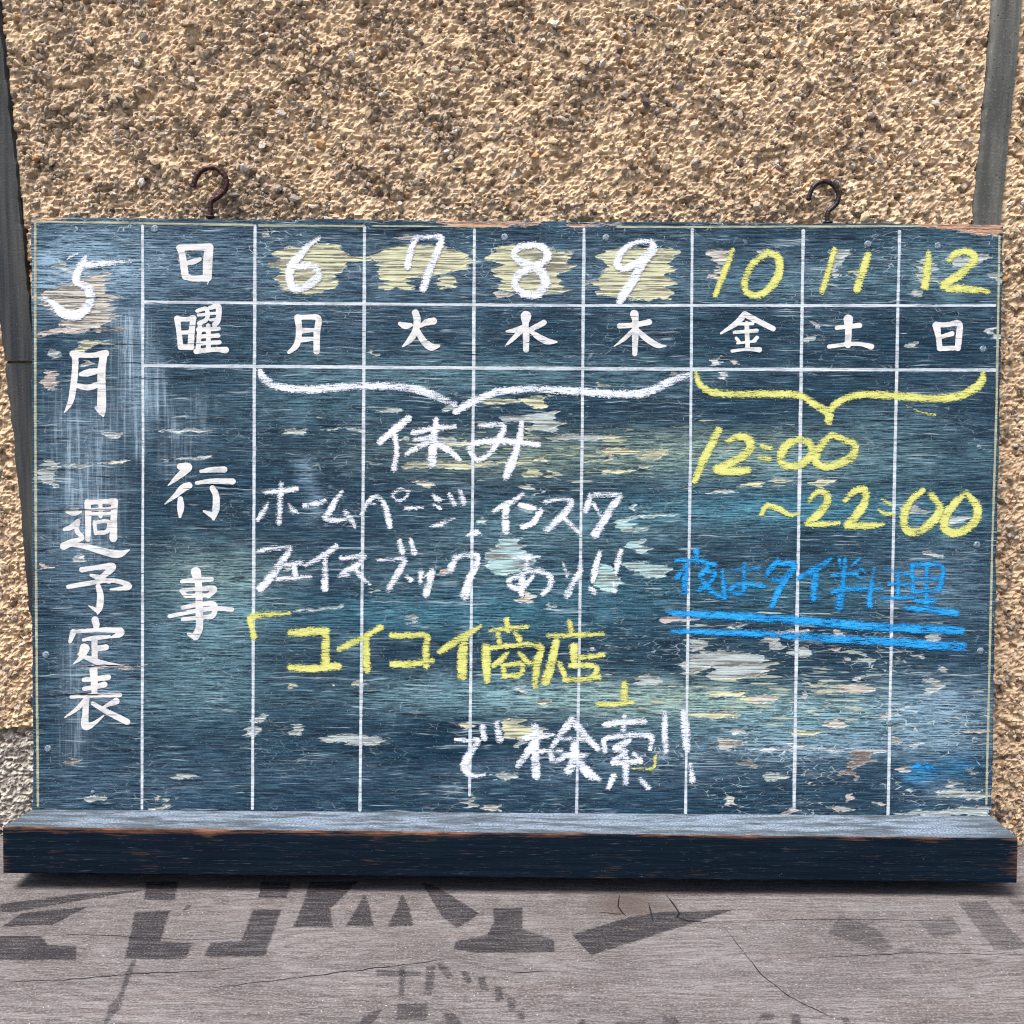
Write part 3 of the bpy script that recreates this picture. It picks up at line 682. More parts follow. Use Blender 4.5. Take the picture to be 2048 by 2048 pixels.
flake(6, [(1290, 180), (1500, 170), (1800, 180), (2380, 140), (2400, 165), (1900, 205), (1450, 225), (1300, 210)], 'y'); flake(6, [(1330, 315), (1500, 320), (1550, 360), (1480, 370), (1410, 365)], 'c'); fbox(6, 540, 188, 600, 212, 'y')
fbox(6, 1755, 605, 1885, 650, 't'); fbox(6, 1010, 1155, 1090, 1182, 's'); fbox(6, 1260, 1365, 1330, 1410, 's'); flake(6, [(370, 1310), (560, 1310), (800, 1275), (770, 1295), (530, 1325)], 's'); fbox(6, 340, 1885, 430, 1915, 'y'); fbox(6, 690, 1885, 740, 1905, 'y'); fbox(6, 840, 1868, 1000, 1895, 'y')
fbox(6, 330, 975, 430, 1010, 's'); fbox(6, 1520, 1000, 1680, 1035, 'p')
flake(7, [(1090, 85), (1280, 65), (1430, 75), (1450, 95), (1740, 80), (1600, 150), (1480, 140), (1470, 110), (1250, 115)], 'y'); flake(7, [(1040, 165), (1280, 138), (1270, 155), (1060, 178)], 'y'); flake(7, [(1440, 210), (1600, 195), (1560, 220)], 'y')
fbox(7, 555, 220, 730, 285, 'y'); fbox(7, 775, 222, 880, 262, 'y'); fbox(7, 750, 275, 850, 298, 'y'); flake(7, [(1110, 265), (1150, 222), (1230, 240), (1400, 235), (1400, 252), (1250, 262)], 'y'); fbox(7, 570, 345, 650, 382, 's'); fbox(7, 650, 395, 715, 430, 's')
flake(7, [(310, 870), (380, 770), (590, 760), (570, 840), (600, 880), (690, 905), (640, 960), (540, 1020), (440, 1050), (380, 1030), (290, 950)], 't'); flake(7, [(500, 900), (690, 900), (640, 950), (520, 960)], 'p')
flake(7, [(1270, 620), (1440, 600), (1420, 650), (1450, 690), (1590, 668), (1480, 705), (1400, 715), (1320, 700)], 't'); fbox(7, 1355, 760, 1535, 872, 't'); flake(7, [(1310, 1000), (1400, 930), (1500, 940), (1700, 990), (1640, 1060), (1480, 1065), (1450, 1020)], 't')
flake(7, [(1130, 990), (1180, 955), (1240, 970), (1280, 1060), (1340, 1100), (1260, 1170), (1150, 1150), (1100, 1080)], 't'); fbox(7, 520, 1170, 670, 1252, 'c'); fbox(7, 735, 1262, 845, 1312, 'w'); fbox(7, 1420, 1815, 1600, 1885, 's'); fbox(7, 1650, 1360, 1910, 1410, 'p')
fbox(7, 1355, 500, 1455, 545, 't'); fbox(7, 545, 520, 665, 570, 't'); flake(7, [(1430, 585), (1760, 565), (1600, 600), (1450, 605)], 't'); fbox(7, 1040, 1605, 1110, 1635, 'w'); fbox(7, 330, 1815, 520, 1850, 's')
flake(8, [(100, 1245), (200, 1185), (330, 1165), (560, 1190), (590, 1215), (560, 1235), (640, 1270), (560, 1290), (470, 1308), (270, 1325), (280, 1260), (250, 1250), (200, 1285)], 's'); fbox(8, 150, 1103, 290, 1160, 's'); fbox(8, 578, 1085, 680, 1145, 's')
fbox(8, 715, 1148, 870, 1190, 's'); fbox(8, 945, 1048, 1025, 1080, 'c'); fbox(8, 1460, 1068, 1550, 1112, 's'); fbox(8, 1465, 608, 1550, 645, 's'); fbox(8, 1330, 358, 1472, 402, 's'); fbox(8, 1430, 422, 1720, 460, 's'); flake(8, [(620, 1055), (850, 1048), (850, 1064), (640, 1068)], 'w')
fbox(8, 400, 235, 600, 262, 'y'); fbox(8, 810, 215, 965, 252, 'y'); fbox(8, 260, 275, 450, 292, 's'); fbox(8, 620, 215, 720, 232, 'y'); fbox(8, 390, 1010, 440, 1038, 's'); flake(8, [(900, 1150), (1020, 1138), (980, 1165)], 'p')
for b in [(9, 1345, 425, 1440, 468, 's'), (9, 1590, 412, 1700, 468, 's'), (9, 1400, 363, 1475, 400, 'w'), (9, 950, 680, 1092, 706, 's'), (9, 485, 808, 622, 832, 's'), (9, 820, 810, 925, 828, 'c'), (9, 350, 590, 405, 628, 'b'), (9, 805, 865, 945, 880, 'c'),
          (9, 1565, 190, 1625, 208, 'y'), (10, 1285, 140, 1415, 186, 's'), (10, 1720, 490, 1895, 538, 'c'), (10, 510, 680, 655, 712, 's'), (10, 645, 205, 690, 235, 'c'), (10, 1690, 228, 1840, 250, 'y'), (10, 1560, 340, 1890, 375, 'y'),
          (10, 780, 275, 850, 305, 'y'), (10, 310, 405, 420, 432, 'y'), (10, 1775, 812, 1855, 852, 'c'), (10, 470, 860, 550, 890, 'c'), (10, 615, 510, 680, 545, 'w'), (10, 1800, 440, 1925, 470, 'w'), (10, 1880, 610, 1960, 655, 'b'), (10, 1870, 255, 1960, 290, 'y'),
          (11, 1330, 170, 1475, 258, 's'), (11, 40, 250, 250, 275, 'y'), (11, 230, 268, 470, 315, 'c'), (11, 0, 365, 265, 410, 'y'), (11, 65, 530, 265, 580, 'c'), (11, 730, 418, 915, 465, 'c'), (11, 520, 483, 772, 508, 'y'), (11, 508, 553, 655, 583, 'w'),
          (11, 240, 668, 325, 705, 'b'), (11, 395, 735, 520, 772, 's'), (11, 480, 945, 585, 985, 'p'), (11, 1028, 905, 1118, 932, 'c'), (11, 125, 880, 212, 922, 'c'), (11, 853, 852, 918, 898, 'p'), (11, 1055, 382, 1125, 405, 'p'), (11, 1130, 520, 1218, 560, 'c'),
          (11, 1285, 560, 1345, 585, 'w'), (11, 1180, 695, 1280, 735, 'p'), (11, 960, 168, 1020, 192, 'w'), (11, 640, 192, 700, 216, 'c'), (11, 1210, 338, 1270, 360, 'w'), (11, 165, 480, 292, 504, 'w'), (11, 1590, 715, 1640, 735, 'b'), (11, 765, 940, 925, 965, 'c'),
          (11, 900, 755, 940, 785, 'b'), (11, 665, 780, 710, 800, 'c'), (11, 580, 250, 640, 285, 'w'), (11, 1310, 20, 1335, 55, 's'), (11, 850, 50, 910, 68, 's'), (11, 1000, 62, 1055, 80, 's'), (11, 1430, 110, 1475, 135, 's'), (11, 1595, 475, 1690, 492, 'c')]: fbox(*b)
flake(9, [(1730, 485), (1800, 472), (1932, 470), (2100, 500), (2080, 520), (1932, 518)], 's'); flake(10, [(545, 385), (640, 375), (660, 420), (810, 430), (800, 490), (570, 490)], 'y'); flake(10, [(340, 870), (385, 800), (415, 805), (430, 850), (400, 870)], 's')
flake(11, [(700, 250), (760, 218), (870, 222), (875, 202), (1005, 208), (1010, 240), (980, 260), (780, 255)], 'c'); flake(11, [(835, 735), (880, 720), (920, 640), (930, 605), (1030, 603), (1040, 640), (980, 690), (930, 700), (910, 745)], 'b')
flake(11, [(1380, 850), (1450, 840), (1500, 780), (1530, 790), (1520, 835), (1650, 845), (1700, 885), (1450, 880)], 's'); flake(11, [(1140, 970), (1400, 955), (1735, 930), (1735, 985), (1150, 990)], 's')
flake(11, [(100, 590), (500, 588), (1130, 600), (1100, 608), (500, 598)], 'w')
# raw wood along the broken top edge
flake(1, [(90, 110), (110, 75), (180, 40), (440, 38), (430, 52), (260, 68), (150, 78), (105, 130)], 'o'); flake(3, [(1480, 100), (1560, 80), (1900, 78), (2280, 92), (2230, 112), (1930, 128), (1540, 122)], 'o')
flake(4, [(670, 108), (800, 92), (1010, 104), (860, 130), (720, 124)], 'o'); flake(5, [(1400, 78), (1890, 78), (1905, 148), (1880, 152), (1720, 138), (1600, 118), (1450, 95)], 'o'); flake(1, [(118, 960), (165, 955), (160, 975), (118, 972)], 'o')
SK = .32 + .85 * np.exp(-(((PX - 1200) / 520) ** 2 + ((PY - 900) / 75) ** 2)) + .9 * np.exp(-(((PX - 1640) / 330) ** 2 + ((PY - 1400) / 110) ** 2)) + .5 * np.exp(-(((PX - 1500) / 500) ** 2 + ((PY - 1250) / 90) ** 2)) + .35 * np.exp(-(((PX - 1050) / 500) ** 2 + ((PY - 1380) / 50) ** 2))
SK = np.where(PY > 1619, 0, SK) * np.where(PX < 480, .55, 1)
SY = np.clip(np.exp(-(((PX - 1150) / 420) ** 2 + ((PY - 880) / 110) ** 2)) + .8 * np.exp(-(((PX - 1450) / 300) ** 2 + ((PY - 1400) / 70) ** 2)) + .5 * np.exp(-(((PY - 510) / 70) ** 2)) * (PX > 500), 0, 1)
CZ = .35 + .9 * np.clip((PX - 900) / 900, 0, 1) * np.clip((PY - 1250) / 200, 0, 1) + .6 * np.exp(-(((PY - 500) / 80) ** 2)) + .5 * np.exp(-(((PX - 1500) / 350) ** 2 + ((PY - 1330) / 100) ** 2))
dep = np.clip((fkA + (fbm(GX * 110, GZ * 620, 3, 90) - .5) * 8) * 4, 0, 1) * .0003 + (fbm(GX * 12, GZ * 260, 3, 91) - .5) * .00014 + .00008
# ragged rim of the panel
ex = (fbm(GZ * 90, GZ * 0 + 1, 3, 95) - .5) * .0022; et = (fbm(GX * 30, GX * 0 + 2, 4, 96) - .5) * .0022
GXo = GX + ex * (np.clip(1 - U * 120, 0, 1) + np.clip(1 - (1 - U) * 120, 0, 1)); GZo = GZ + et * np.clip(1 - (1 - W) * 80, 0, 1)
brd = (U < 1e-6) | (U > 1 - 1e-6) | (W < 1e-6) | (W > 1 - 1e-6); dep = np.where(brd, .0006, dep)
front = np.stack([GXo.ravel(), dep.ravel(), GZo.ravel()], 1); n0 = len(front)
ii = np.arange(nx * nz).reshape(nz, nx); ring = np.concatenate([ii[0, :-1], ii[:-1, -1], ii[-1, :0:-1], ii[:0:-1, 0]])
bk = front[ring].copy(); bk[:, 1] = THK; verts = np.vstack([front, bk, [[0, THK, .3]]])
r2 = np.roll(ring, -1); nb = n0 + np.arange(len(ring)); nb2 = np.roll(nb, -1)
faces = gridfaces(nx, nz)
side = np.stack([ring, nb, nb2, r2], 1)
allf = np.vstack([faces, side])
pad = lambda a, k: np.vstack([a.reshape(n0, -1), np.tile(np.array(k, float).reshape(1, -1), (len(ring) + 1, 1))])
panel = mesh('panel', verts, allf, M_board, board, False, {
    'hz': ('FLOAT_COLOR', pad(HZ, (.2, .3, .4, .1))), 'fk': ('FLOAT_COLOR', pad(np.concatenate([fkC, fkA[..., None]], -1), (.4, .4, .4, -4))),
    'vs': ('FLOAT', pad(VS, (0,))), 'sk': ('FLOAT', pad(SK, (0,))), 'sy': ('FLOAT', pad(SY, (0,))), 'cz': ('FLOAT', pad(CZ, (0,)))})
bq = [verts[nb[0]], verts[nb[nx - 1]], verts[nb[nx + nz - 2]], verts[nb[2 * nx + nz - 3]]]
bb = np.array(bq); bb[:, 1] = THK - .0003
mesh('backing', bb, [(0, 3, 2, 1)], M_tray, board)

# tray: a solid ledge across the foot of the board
TD = .0585
fl, fr = on_board([(7, 1653), (2034.5, 1676)], -TD); gl, gr = on_board([(6, 1747), (2034, 1766.5)], -TD)
print('TRAY', fl, fr, gl, gr, TRAYH)
x0, x1 = (fl[0] + gl[0]) / 2, (fr[0] + gr[0]) / 2
zt0, zt1 = BLc[1], BRc[1]; zf0, zf1 = fl[1], fr[1]; zb0, zb1 = gl[1], gr[1]
nxt = 240; prof = []
def tray_profile(u, s):
    zt = zt0 * (1 - s) + zt1 * s; zf = zf0 * (1 - s) + zf1 * s; zb = zb0 * (1 - s) + zb1 * s
    r = .0014
    return [(-.0002, zt), (-.012, zt * .8 + zf * .2), (-.03, zt * .5 + zf * .5), (-TD + r, zf - .0000), (-TD + r * .3, zf - r * .35), (-TD, zf - r * 1.3), (-TD - .0002, (zf + zb) / 2),
            (-TD, zb + r), (-TD + r * .4, zb + r * .3), (-TD + r * 1.4, zb), (-.03, zb + .0002), (-.0002, max(zb, .0))]
pv = []
for i in range(nxt + 1):
    s = i / nxt; pr = tray_profile(0, s); wob = [(vnoise(np.array(i * .35), np.array(k * 9.1), 55) - .5) * .0007 for k in range(len(pr))]
    for k, (yy, zz) in enumerate(pr):
        xx = x0 * (1 - s) + x1 * s
        xb = (BLc[0] * (1 - s) + BRc[0] * s)
        fr_ = min(max(-yy / TD, 0), 1); xq = xb * (1 - fr_) + xx * fr_ if k < 6 or k > 8 else xx
        w = float(wob[k]) if 2 < k < 10 else 0
        if i in (0, nxt): w += 0; 
        pv.append((xq, yy + (w if k in (4, 5, 7, 8) else 0), zz + (w * .8 if k in (3, 4, 5, 7, 8, 9) else 0)))
K = 12; pf = [(i * K + k, (i + 1) * K + k, (i + 1) * K + k + 1, i * K + k + 1) for i in range(nxt) for k in range(K - 1)]
pf += [(i * K + K - 1, (i + 1) * K + K - 1, (i + 1) * K, i * K) for i in range(nxt)]
pf.append(tuple(range(K))[::-1]); pf.append(tuple(nxt * K + k for k in range(K)))
mesh('ledge', pv, pf, M_tray, board).data['note'] = 0

# screw hooks standing on the top edge
def tube(name, pts, rad, m, parent, seg=14, label=None):
    P = [Vector(p) for p in pts]; v = []; f = []; n = len(P); ref = Vector((0, 1, 0))
    for i, p in enumerate(P):
        tt = (P[min(i + 1, n - 1)] - P[max(i - 1, 0)]).normalized(); a = ref - tt * ref.dot(tt); a.normalize(); b = tt.cross(a)
        rr = rad * (1 + .05 * math.sin(i * 1.7))
        for k in range(seg):
            an = 2 * math.pi * k / seg; v.append(p + (a * math.cos(an) + b * math.sin(an)) * rr)
    for i in range(n - 1):
        for k in range(seg): f.append((i * seg + k, i * seg + (k + 1) % seg, (i + 1) * seg + (k + 1) % seg, (i + 1) * seg + k))
    f.append(tuple(range(seg))[::-1]); f.append(tuple((n - 1) * seg + k for k in range(seg)))
    o = mesh(name, v, f, m, parent, True)
    if label: o['label'] = label
    return o
def hook(pts, ox, oy, s, rpx, m, label):
    p = np.array(pts, float); q = np.stack([ox + p[:, 0] / s, oy + p[:, 1] / s, np.full(len(p), 4.0)], 1); q = smoothline(q, 6)
    uv = on_board(q[:, :2], .006)
    tip = np.linspace(0, 1, len(uv))
    tube('hook', [(a, .006, b) for a, b in uv], rpx * PXM, m, board, label=label)
hook([(355, 725), (380, 600), (440, 480), (540, 380), (680, 340), (800, 350), (900, 430), (980, 540), (1000, 650), (965, 770), (880, 870), (760, 950), (690, 1010), (680, 1100), (680, 1200), (680, 1340)], 350, 300, 9.66, 5.3, M_rust, 'rusty open screw hook at the upper left')
hook([(550, 770), (580, 650), (640, 530), (720, 455), (830, 415), (940, 430), (1040, 500), (1110, 600), (1135, 700), (1110, 810), (1040, 900), (950, 980), (915, 1050), (912, 1130), (912, 1280)], 1560, 320, 9.66, 4.7, M_dkiron, 'dark open screw hook at the upper right')
for (r, x, y, m) in ((0, 420.5, 433, M_rust), (0, 1656, 445, M_dkiron)):
    cxy = on_board([(x, y)], .006)[0]
    tube('hook_collar', [(cxy[0], .006, cxy[1] - .0012), (cxy[0], .006, cxy[1] + .0006)], .0042, m, board)

# nail heads
def nail(r, x, y, rad=3.4):
    cxy = on_board(rp(r, [(x, y)])[:, :2])[0]; v = []; f = []; S = 12
    for rr, h in ((1, .0), (.92, .00035), (.55, .00055)):
        for k in range(S):
            a = 2 * math.pi * k / S; v.append((cxy[0] + rad * .001 * rr * math.cos(a), -h - .0000, cxy[1] + rad * .001 * rr * math.sin(a)))
    v.append((cxy[0], -.0006, cxy[1]))
    for j in range(2):
        for k in range(S): f.append((j * S + k, j * S + (k + 1) % S, (j + 1) * S + (k + 1) % S, (j + 1) * S + k))
    for k in range(S): f.append((2 * S + k, 2 * S + (k + 1) % S, 3 * S))
    mesh('nail', v, f, M_nail, board, True)
for a in [(1, 1042, 147, 3.6), (2, 200, 1660), (9, 265, 545), (4, 190, 210), (4, 975, 215), (5, 1100, 200), (5, 1510, 210), (5, 1775, 815), (8, 1750, 580), (11, 1130, 437), (11, 1640, 540), (8, 1770, 1165), (5, 1753, 1390, 2.6), (9, 512, 785, 2)]: nail(*a)

# grid lines painted on the board
def line(pts, w, m=None, name='grid_line', label=None):
    p = np.array([(x, y, w) for x, y in pts], float); q = []
    for a, b in zip(p[:-1], p[1:]):
        n = max(2, int(np.linalg.norm(b - a) / 60))
        for k in range(n): q.append(a + (b - a) * k / n)
    q.append(p[-1]); q = np.array(q); q[:, 2] *= rs.uniform(.85, 1.15, len(q)); q[:, :2] += rs.uniform(-.25, .25, (len(q), 2))
    S = [to_board(q)]; w_ = .0022; lift = LIFT[0]; LIFT[0] += .000004
    A = S[0]; return decal_uv(name, lambda X, Z: stroke_sdf(X, Z, S), A[:, :2].min(0) - w_, A[:, :2].max(0) + w_, .0008, .0006, m or M_line, board, lambda x, z: np.stack([x, np.full_like(x, -lift), z], 1), label)
for pts, w in [([(285, 452), (286, 900), (284, 1617)], 5), ([(510, 452), (508, 1000), (505, 1617)], 5.6), ([(729, 455), (727, 900), (720, 1620)], 5.6), ([(949, 460), (946, 900), (940, 1500), (939, 1590)], 5.4),
               ([(1168, 458), (1164, 900), (1158, 1350), (1153, 1625)], 5.4), ([(1384.5, 459), (1381, 900), (1374, 1400), (1371, 1627)], 5.2), ([(1606.5, 462), (1600, 900), (1592, 1360), (1588, 1617)], 6), ([(1799, 463), (1790, 900), (1780, 1400), (1776, 1630)], 5.4)]: line(pts, w)
line([(289, 604), (728, 608), (1168, 611), (1990, 611)], 5); line([(289, 731), (728, 734.5), (1168, 737.5), (1600, 739), (1990, 740)], 6)
line([(68, 443), (505, 450)], 4.2, M_cream, 'border_line'); line([(518, 451), (729, 452)], 3.6, M_cream, 'border_line'); line([(745, 452), (1000, 453)], 2.6, M_cream, 'border_line'); line([(1235, 454), (1400, 454), (1840, 452)], 3.6, M_cream, 'border_line')
line([(70.5, 443), (71, 900), (73, 1250), (76, 1612)], 4.6, M_cream, 'border_line'); line([(1999, 472), (1993, 800), (1984, 1100), (1976, 1450), (1972.5, 1608)], 4.0, M_cream, 'border_line')
# cracks along the grain
def bcrack(r, pts, w=2.2, m=None):
    p = rp(r, pts)[:, :2]; q = []
    for a, b in zip(p[:-1], p[1:]):
        n = max(2, int(np.linalg.norm(b - a) / 9))
        for k in range(n): q.append(a + (b - a) * k / n)
    q.append(p[-1]); q = np.array(q); q[:, 1] += rs.uniform(-.9, .9, len(q)); P = on_board(q); n = len(P); v = []
    for i in range(n):
        hw = w * PXM * .5 * (.2 + .8 * math.sin(math.pi * i / (n - 1))) * rs.uniform(.5, 1.3)
        for s in (-1, 1): v.append((P[i][0], -.00055, P[i][1] + s * hw))
    mesh('crack', v, [(2 * i, 2 * i + 2, 2 * i + 3, 2 * i + 1) for i in range(n - 1)], m or M_crackd, board)
for r, p, w in [(2, [(98, 549), (500, 540), (790, 528)], 2.4), (2, [(98, 850), (280, 843)], 2), (2, [(440, 1755), (650, 1740), (960, 1748)], 2.6), (9, [(190, 259), (400, 245), (670, 240)], 2.4), (3, [(680, 178), (900, 175), (1150, 160), (1500, 128)], 2.8),
                (1, [(98, 275), (330, 280)], 1.6), (1, [(380, 940), (600, 918), (790, 915)], 1.8), (1, [(150, 690), (480, 680), (780, 672)], 2.0), (1, [(670, 1305), (900, 1300), (1150, 1300), (1500, 1300)], 1.8), (1, [(98, 1778), (400, 1764)], 1.6),
                (2, [(140, 240), (480, 222)], 1.8), (3, [(1330, 1010), (1550, 992)], 1.8), (3, [(1680, 1118), (1760, 1112)], 2), (4, [(1480, 1085), (1640, 1082)], 2), (10, [(0, 355), (240, 360)], 1.4), (11, [(0, 985), (600, 990)], 1.6), (8, [(1760, 882), (1840, 882)], 2), (4, [(60, 172), (560, 178)], 1.2)]: bcrack(r, p, w)

# ---------------------------------------------------------------- painted lettering
def P_(label, r, txt, w=None): writing('painted_character', parse(txt, r, w), M_paint, board, label, False, .0007)
P_('painted white character for day', 1, '1232,292,44 1250,330,46 1262,400,50 1278,512,50;1232,292,44 1340,288,42 1462,288,52;1462,290,60 1452,400,66 1448,520,62;1278,512,44 1340,530,40 1450,525,50;1285,410,28 1340,400,38 1390,380,26;1466,515,15 1450,575,5')
P_('painted white character for weekday', 1, '1215,840,42 1230,950,36 1242,1060,40;1215,840,38 1280,845,32 1340,835,44;1340,835,40 1326,950,44 1320,1055,44;1240,1060,36 1325,1060,42;1245,948,28 1310,946,28;1370,780,26 1440,765,30 1446,840,30 1385,876,30;1378,812,22 1436,808,22;1470,755,28 1532,748,42 1532,850,36 1505,885,38;1475,800,20 1522,798,20;1472,850,20 1510,845,20;1392,880,30 1376,1085,36;1376,926,30 1535,918,30;1455,895,32 1457,1080,32;1385,978,28 1532,970,30;1385,1032,28 1542,1022,30;1362,1092,38 1500,1078,32 1590,1082,46')
P_('large painted white character for month', 1, '410,1112,48 540,1124,34 662,1108,50;424,1112,46 428,1200,44 415,1350,46 392,1480,40 345,1565,8;648,1112,52 630,1250,56 632,1400,58 632,1530,62 642,1588,20;588,1530,22 630,1560,46;470,1270,28 525,1258,50 590,1245,40;445,1358,34 530,1372,42 612,1345,40')
P_('painted white character for week', 2, '522,482,44 528,600,44 526,768,36;522,482,38 640,476,34 732,476,48;732,476,48 726,600,46 722,758,56;552,540,22 700,530,24;545,572,24 695,568,26;622,485,28 624,590,28;575,635,26 586,720,28;575,638,24 682,630,28 672,708,30 586,716,28;345,690,26 400,672,38 452,622,24 440,700,34 482,758,30 400,785,36 338,818,50;338,822,50 400,806,36 500,822,38 650,862,50 760,882,54 845,850,10;368,558,22 420,568,34 470,555,20')
P_('painted white second character of the schedule title', 2, '478,1002,38 600,985,34 716,978,50 650,1045,38 600,1075,26;550,1045,22 620,1068,40 690,1095,28;375,1135,32 500,1112,34 700,1085,30 820,1112,38 835,1140,36 700,1155,14;605,1130,36 622,1200,46 616,1290,46 600,1345,10;532,1282,8 600,1318,36')
P_('painted white third character of the schedule title', 2, '582,1392,52 590,1430,46 590,1465,26;412,1485,44 388,1558,26;412,1482,28 580,1470,30 762,1470,46 772,1500,44 702,1526,12;490,1545,22 580,1530,34 692,1520,22;576,1540,42 578,1705,42;592,1612,42 665,1602,42;500,1612,72 472,1680,36 415,1730,10;455,1655,20 560,1700,40 650,1730,42 790,1745,14')
P_('painted white last character of the schedule title', 9, '516,105,40 520,170,36 522,240,28;464,165,24 520,160,26 597,150,30;466,214,22 520,205,24 577,190,30;395,258,20 500,250,24 662,248,22;482,265,26 430,320,22 360,372,8;476,270,32 472,350,32 472,420,40 520,404,22 572,362,8;512,295,20 590,340,28 690,390,32 708,398,22;642,282,34 570,315,12')
P_('painted white first character of the word for events', 2, '1240,205,48 1300,212,56 1220,285,40 1145,352,8;1306,352,48 1262,372,54 1200,430,34 1120,495,8;1240,455,36 1242,520,50 1236,592,20;1400,242,24 1480,230,38 1580,228,42;1365,332,24 1480,318,36 1645,320,42;1488,372,40 1515,430,46 1515,530,50 1496,612,20;1420,550,14 1490,582,46')
P_('painted white second character of the word for events', 2, '1360,1022,72 1378,1100,50 1386,1300,52 1386,1450,52 1356,1518,54;1300,1500,20 1350,1520,46;1252,1092,28 1370,1082,38 1480,1076,34;1245,1165,24 1285,1205,34;1258,1160,26 1400,1150,30 1500,1152,44 1456,1208,30;1285,1206,28 1456,1200,30;1258,1296,28 1380,1272,32 1500,1268,36 1496,1350,38 1450,1372,28;1155,1362,28 1350,1322,30 1500,1302,34 1640,1310,30;1260,1385,28 1400,1372,30 1480,1358,28')
P_('small painted white character for Monday', 3, '368,832,46 378,900,44 376,980,42 356,1050,42 300,1100,24;368,832,38 450,828,34 528,838,42 517,950,46 515,1095,44;400,932,40 485,928,28;400,1002,40 485,996,26')
P_('small painted white character for Tuesday', 3, '1278,795,48 1292,850,50 1280,930,46 1240,1000,42 1180,1055,10;1290,930,38 1340,1010,46 1400,1058,52 1462,1050,18;1158,878,26 1200,895,46 1242,890,28;1310,905,14 1360,870,42 1418,858,50')
P_('small painted white character for Wednesday', 4, '355,822,74 352,880,44 356,950,46 356,1080,40;205,938,14 270,930,34 330,908,36;312,940,34 250,1000,30 195,1052,8;494,870,38 440,900,38 380,925,28;390,935,24 450,980,42 520,1015,44 592,1020,14')
P_('small painted white character for Thursday', 4, '1192,805,60 1200,850,46 1200,950,46 1196,1112,34;1078,896,38 1180,890,34 1308,866,40;1182,930,28 1110,1000,28 1035,1055,6;1220,930,28 1280,990,42 1370,1045,38 1438,1052,8')
P_('small painted white character for Friday', 5, '378,610,32 330,662,30 240,722,12;378,610,32 440,642,30 545,695,28;345,667,16 425,665,18;318,716,18 450,706,20;390,665,24 396,808,24;330,752,18 350,776,16;450,748,22 425,770,14;335,780,12 440,768,14;306,826,18 390,815,16 465,818,28')
P_('small painted white character for Saturday', 5, '985,640,50 986,700,36 982,790,34;918,690,22 985,682,24 1050,676,28;872,800,22 980,786,20 1060,786,20 1118,800,32')
P_('small painted white character for Sunday', 5, '1500,676,40 1512,740,30 1520,808,30;1500,672,30 1560,672,26 1632,666,32 1632,740,34 1626,808,32;1520,812,26 1620,808,24;1530,742,22 1592,724,26')
# ---------------------------------------------------------------- chalk writing
def C_(label, r, txt, m=None, w=None, name='chalk_character'): writing(name, parse(txt, r, w), m or M_white, board, label)
H_ = M_wdense
C_('white chalk numeral 5', 1, '510,362,34 470,430,60 430,540,56 470,575,60 535,620,78 540,720,70 450,805,80 340,800,76 270,735,60 190,680,30;500,425,58 650,412,48 860,400,24;370,375,20 450,335,14', H_)
C_('white chalk numeral 6', 3, '540,215,22 470,262,44 400,330,60 330,420,72 305,510,64 330,600,64 410,600,56 500,545,70 530,480,62 460,432,56 340,440,50', H_)
C_('white chalk numeral 7', 3, '1215,432,60 1235,350,52 1275,235,50 1330,212,40 1470,212,50 1462,285,56 1412,400,62 1372,500,62 1340,605,60', H_)
C_('white chalk numeral 8', 4, '400,272,50 300,290,56 260,345,54 330,410,64 450,460,74 505,560,76 440,650,66 330,640,62 268,570,54 310,490,64 420,435,60 520,370,62 490,290,56 400,268,50', H_)
C_('white chalk numeral 9', 4, '1310,240,30 1190,255,40 1090,330,54 1060,420,60 1120,452,52 1240,390,62 1340,305,66 1320,245,40;1335,300,66 1250,425,64 1185,540,72 1110,650,76 1080,705,54', H_)
C_('yellow chalk numeral 10', 5, '308,235,30 265,350,38 205,500,30;512,250,40 430,310,42 378,420,42 400,488,40 480,490,42 568,400,50 578,285,46 512,248,36', M_yellow)
C_('yellow chalk numeral 11', 5, '903,232,32 870,350,38 832,475,38;1100,262,40 1072,350,46 1036,465,46;985,362,14 1060,358,18', M_yellow)
C_('yellow chalk numeral 12', 5, '1452,252,32 1448,350,50 1432,450,46;1575,300,26 1610,258,40 1690,244,40 1722,290,46 1645,370,50 1545,445,48 1650,462,46 1808,476,30', M_yellow)
C_('white chalk brace across Monday to Thursday', 3, '75,1240,42 110,1310,66 200,1358,58 350,1385,62 500,1386,62 700,1370,60 900,1360,54 1150,1366,60 1300,1388,62 1420,1432,64 1585,1505,46;1590,1560,50 1700,1492,62 1850,1428,60 1930,1402,58 2180,1384,56 2480,1398,58 2780,1420,62 2990,1422,66 3130,1380,66 3260,1320,62 3400,1272,40', None, None, 'chalk_brace')
C_('yellow chalk brace across Friday to Sunday', 5, '95,952,26 110,1012,36 180,1064,42 350,1078,42 550,1076,42 700,1086,40 790,1140,44 868,1190,50 870,1240,46;870,1180,42 920,1130,42 1020,1086,42 1200,1082,46 1450,1102,46 1600,1096,46 1700,1060,50 1762,1010,50 1775,952,30', M_yellow, None, 'chalk_brace')
C_('yellow chalk scratch below the brace', 5, '1330,1150,8 1420,1185,12 1490,1200,16', M_yellow, None, 'chalk_smudge')
C_('first white chalk character of closed', 3, '1225,1612,56 1150,1672,66 1070,1735,50 1002,1795,48;1120,1745,44 1133,1877,42 1113,2002,50;1440,1622,44 1420,1750,60 1412,1850,66 1405,1960,70;1262,1722,46 1400,1692,46 1580,1672,38;1270,1775,34 1400,1765,50;1370,1795,56 1280,1842,50 1205,1890,32;1440,1800,56 1550,1865,50 1620,1930,30', H_)
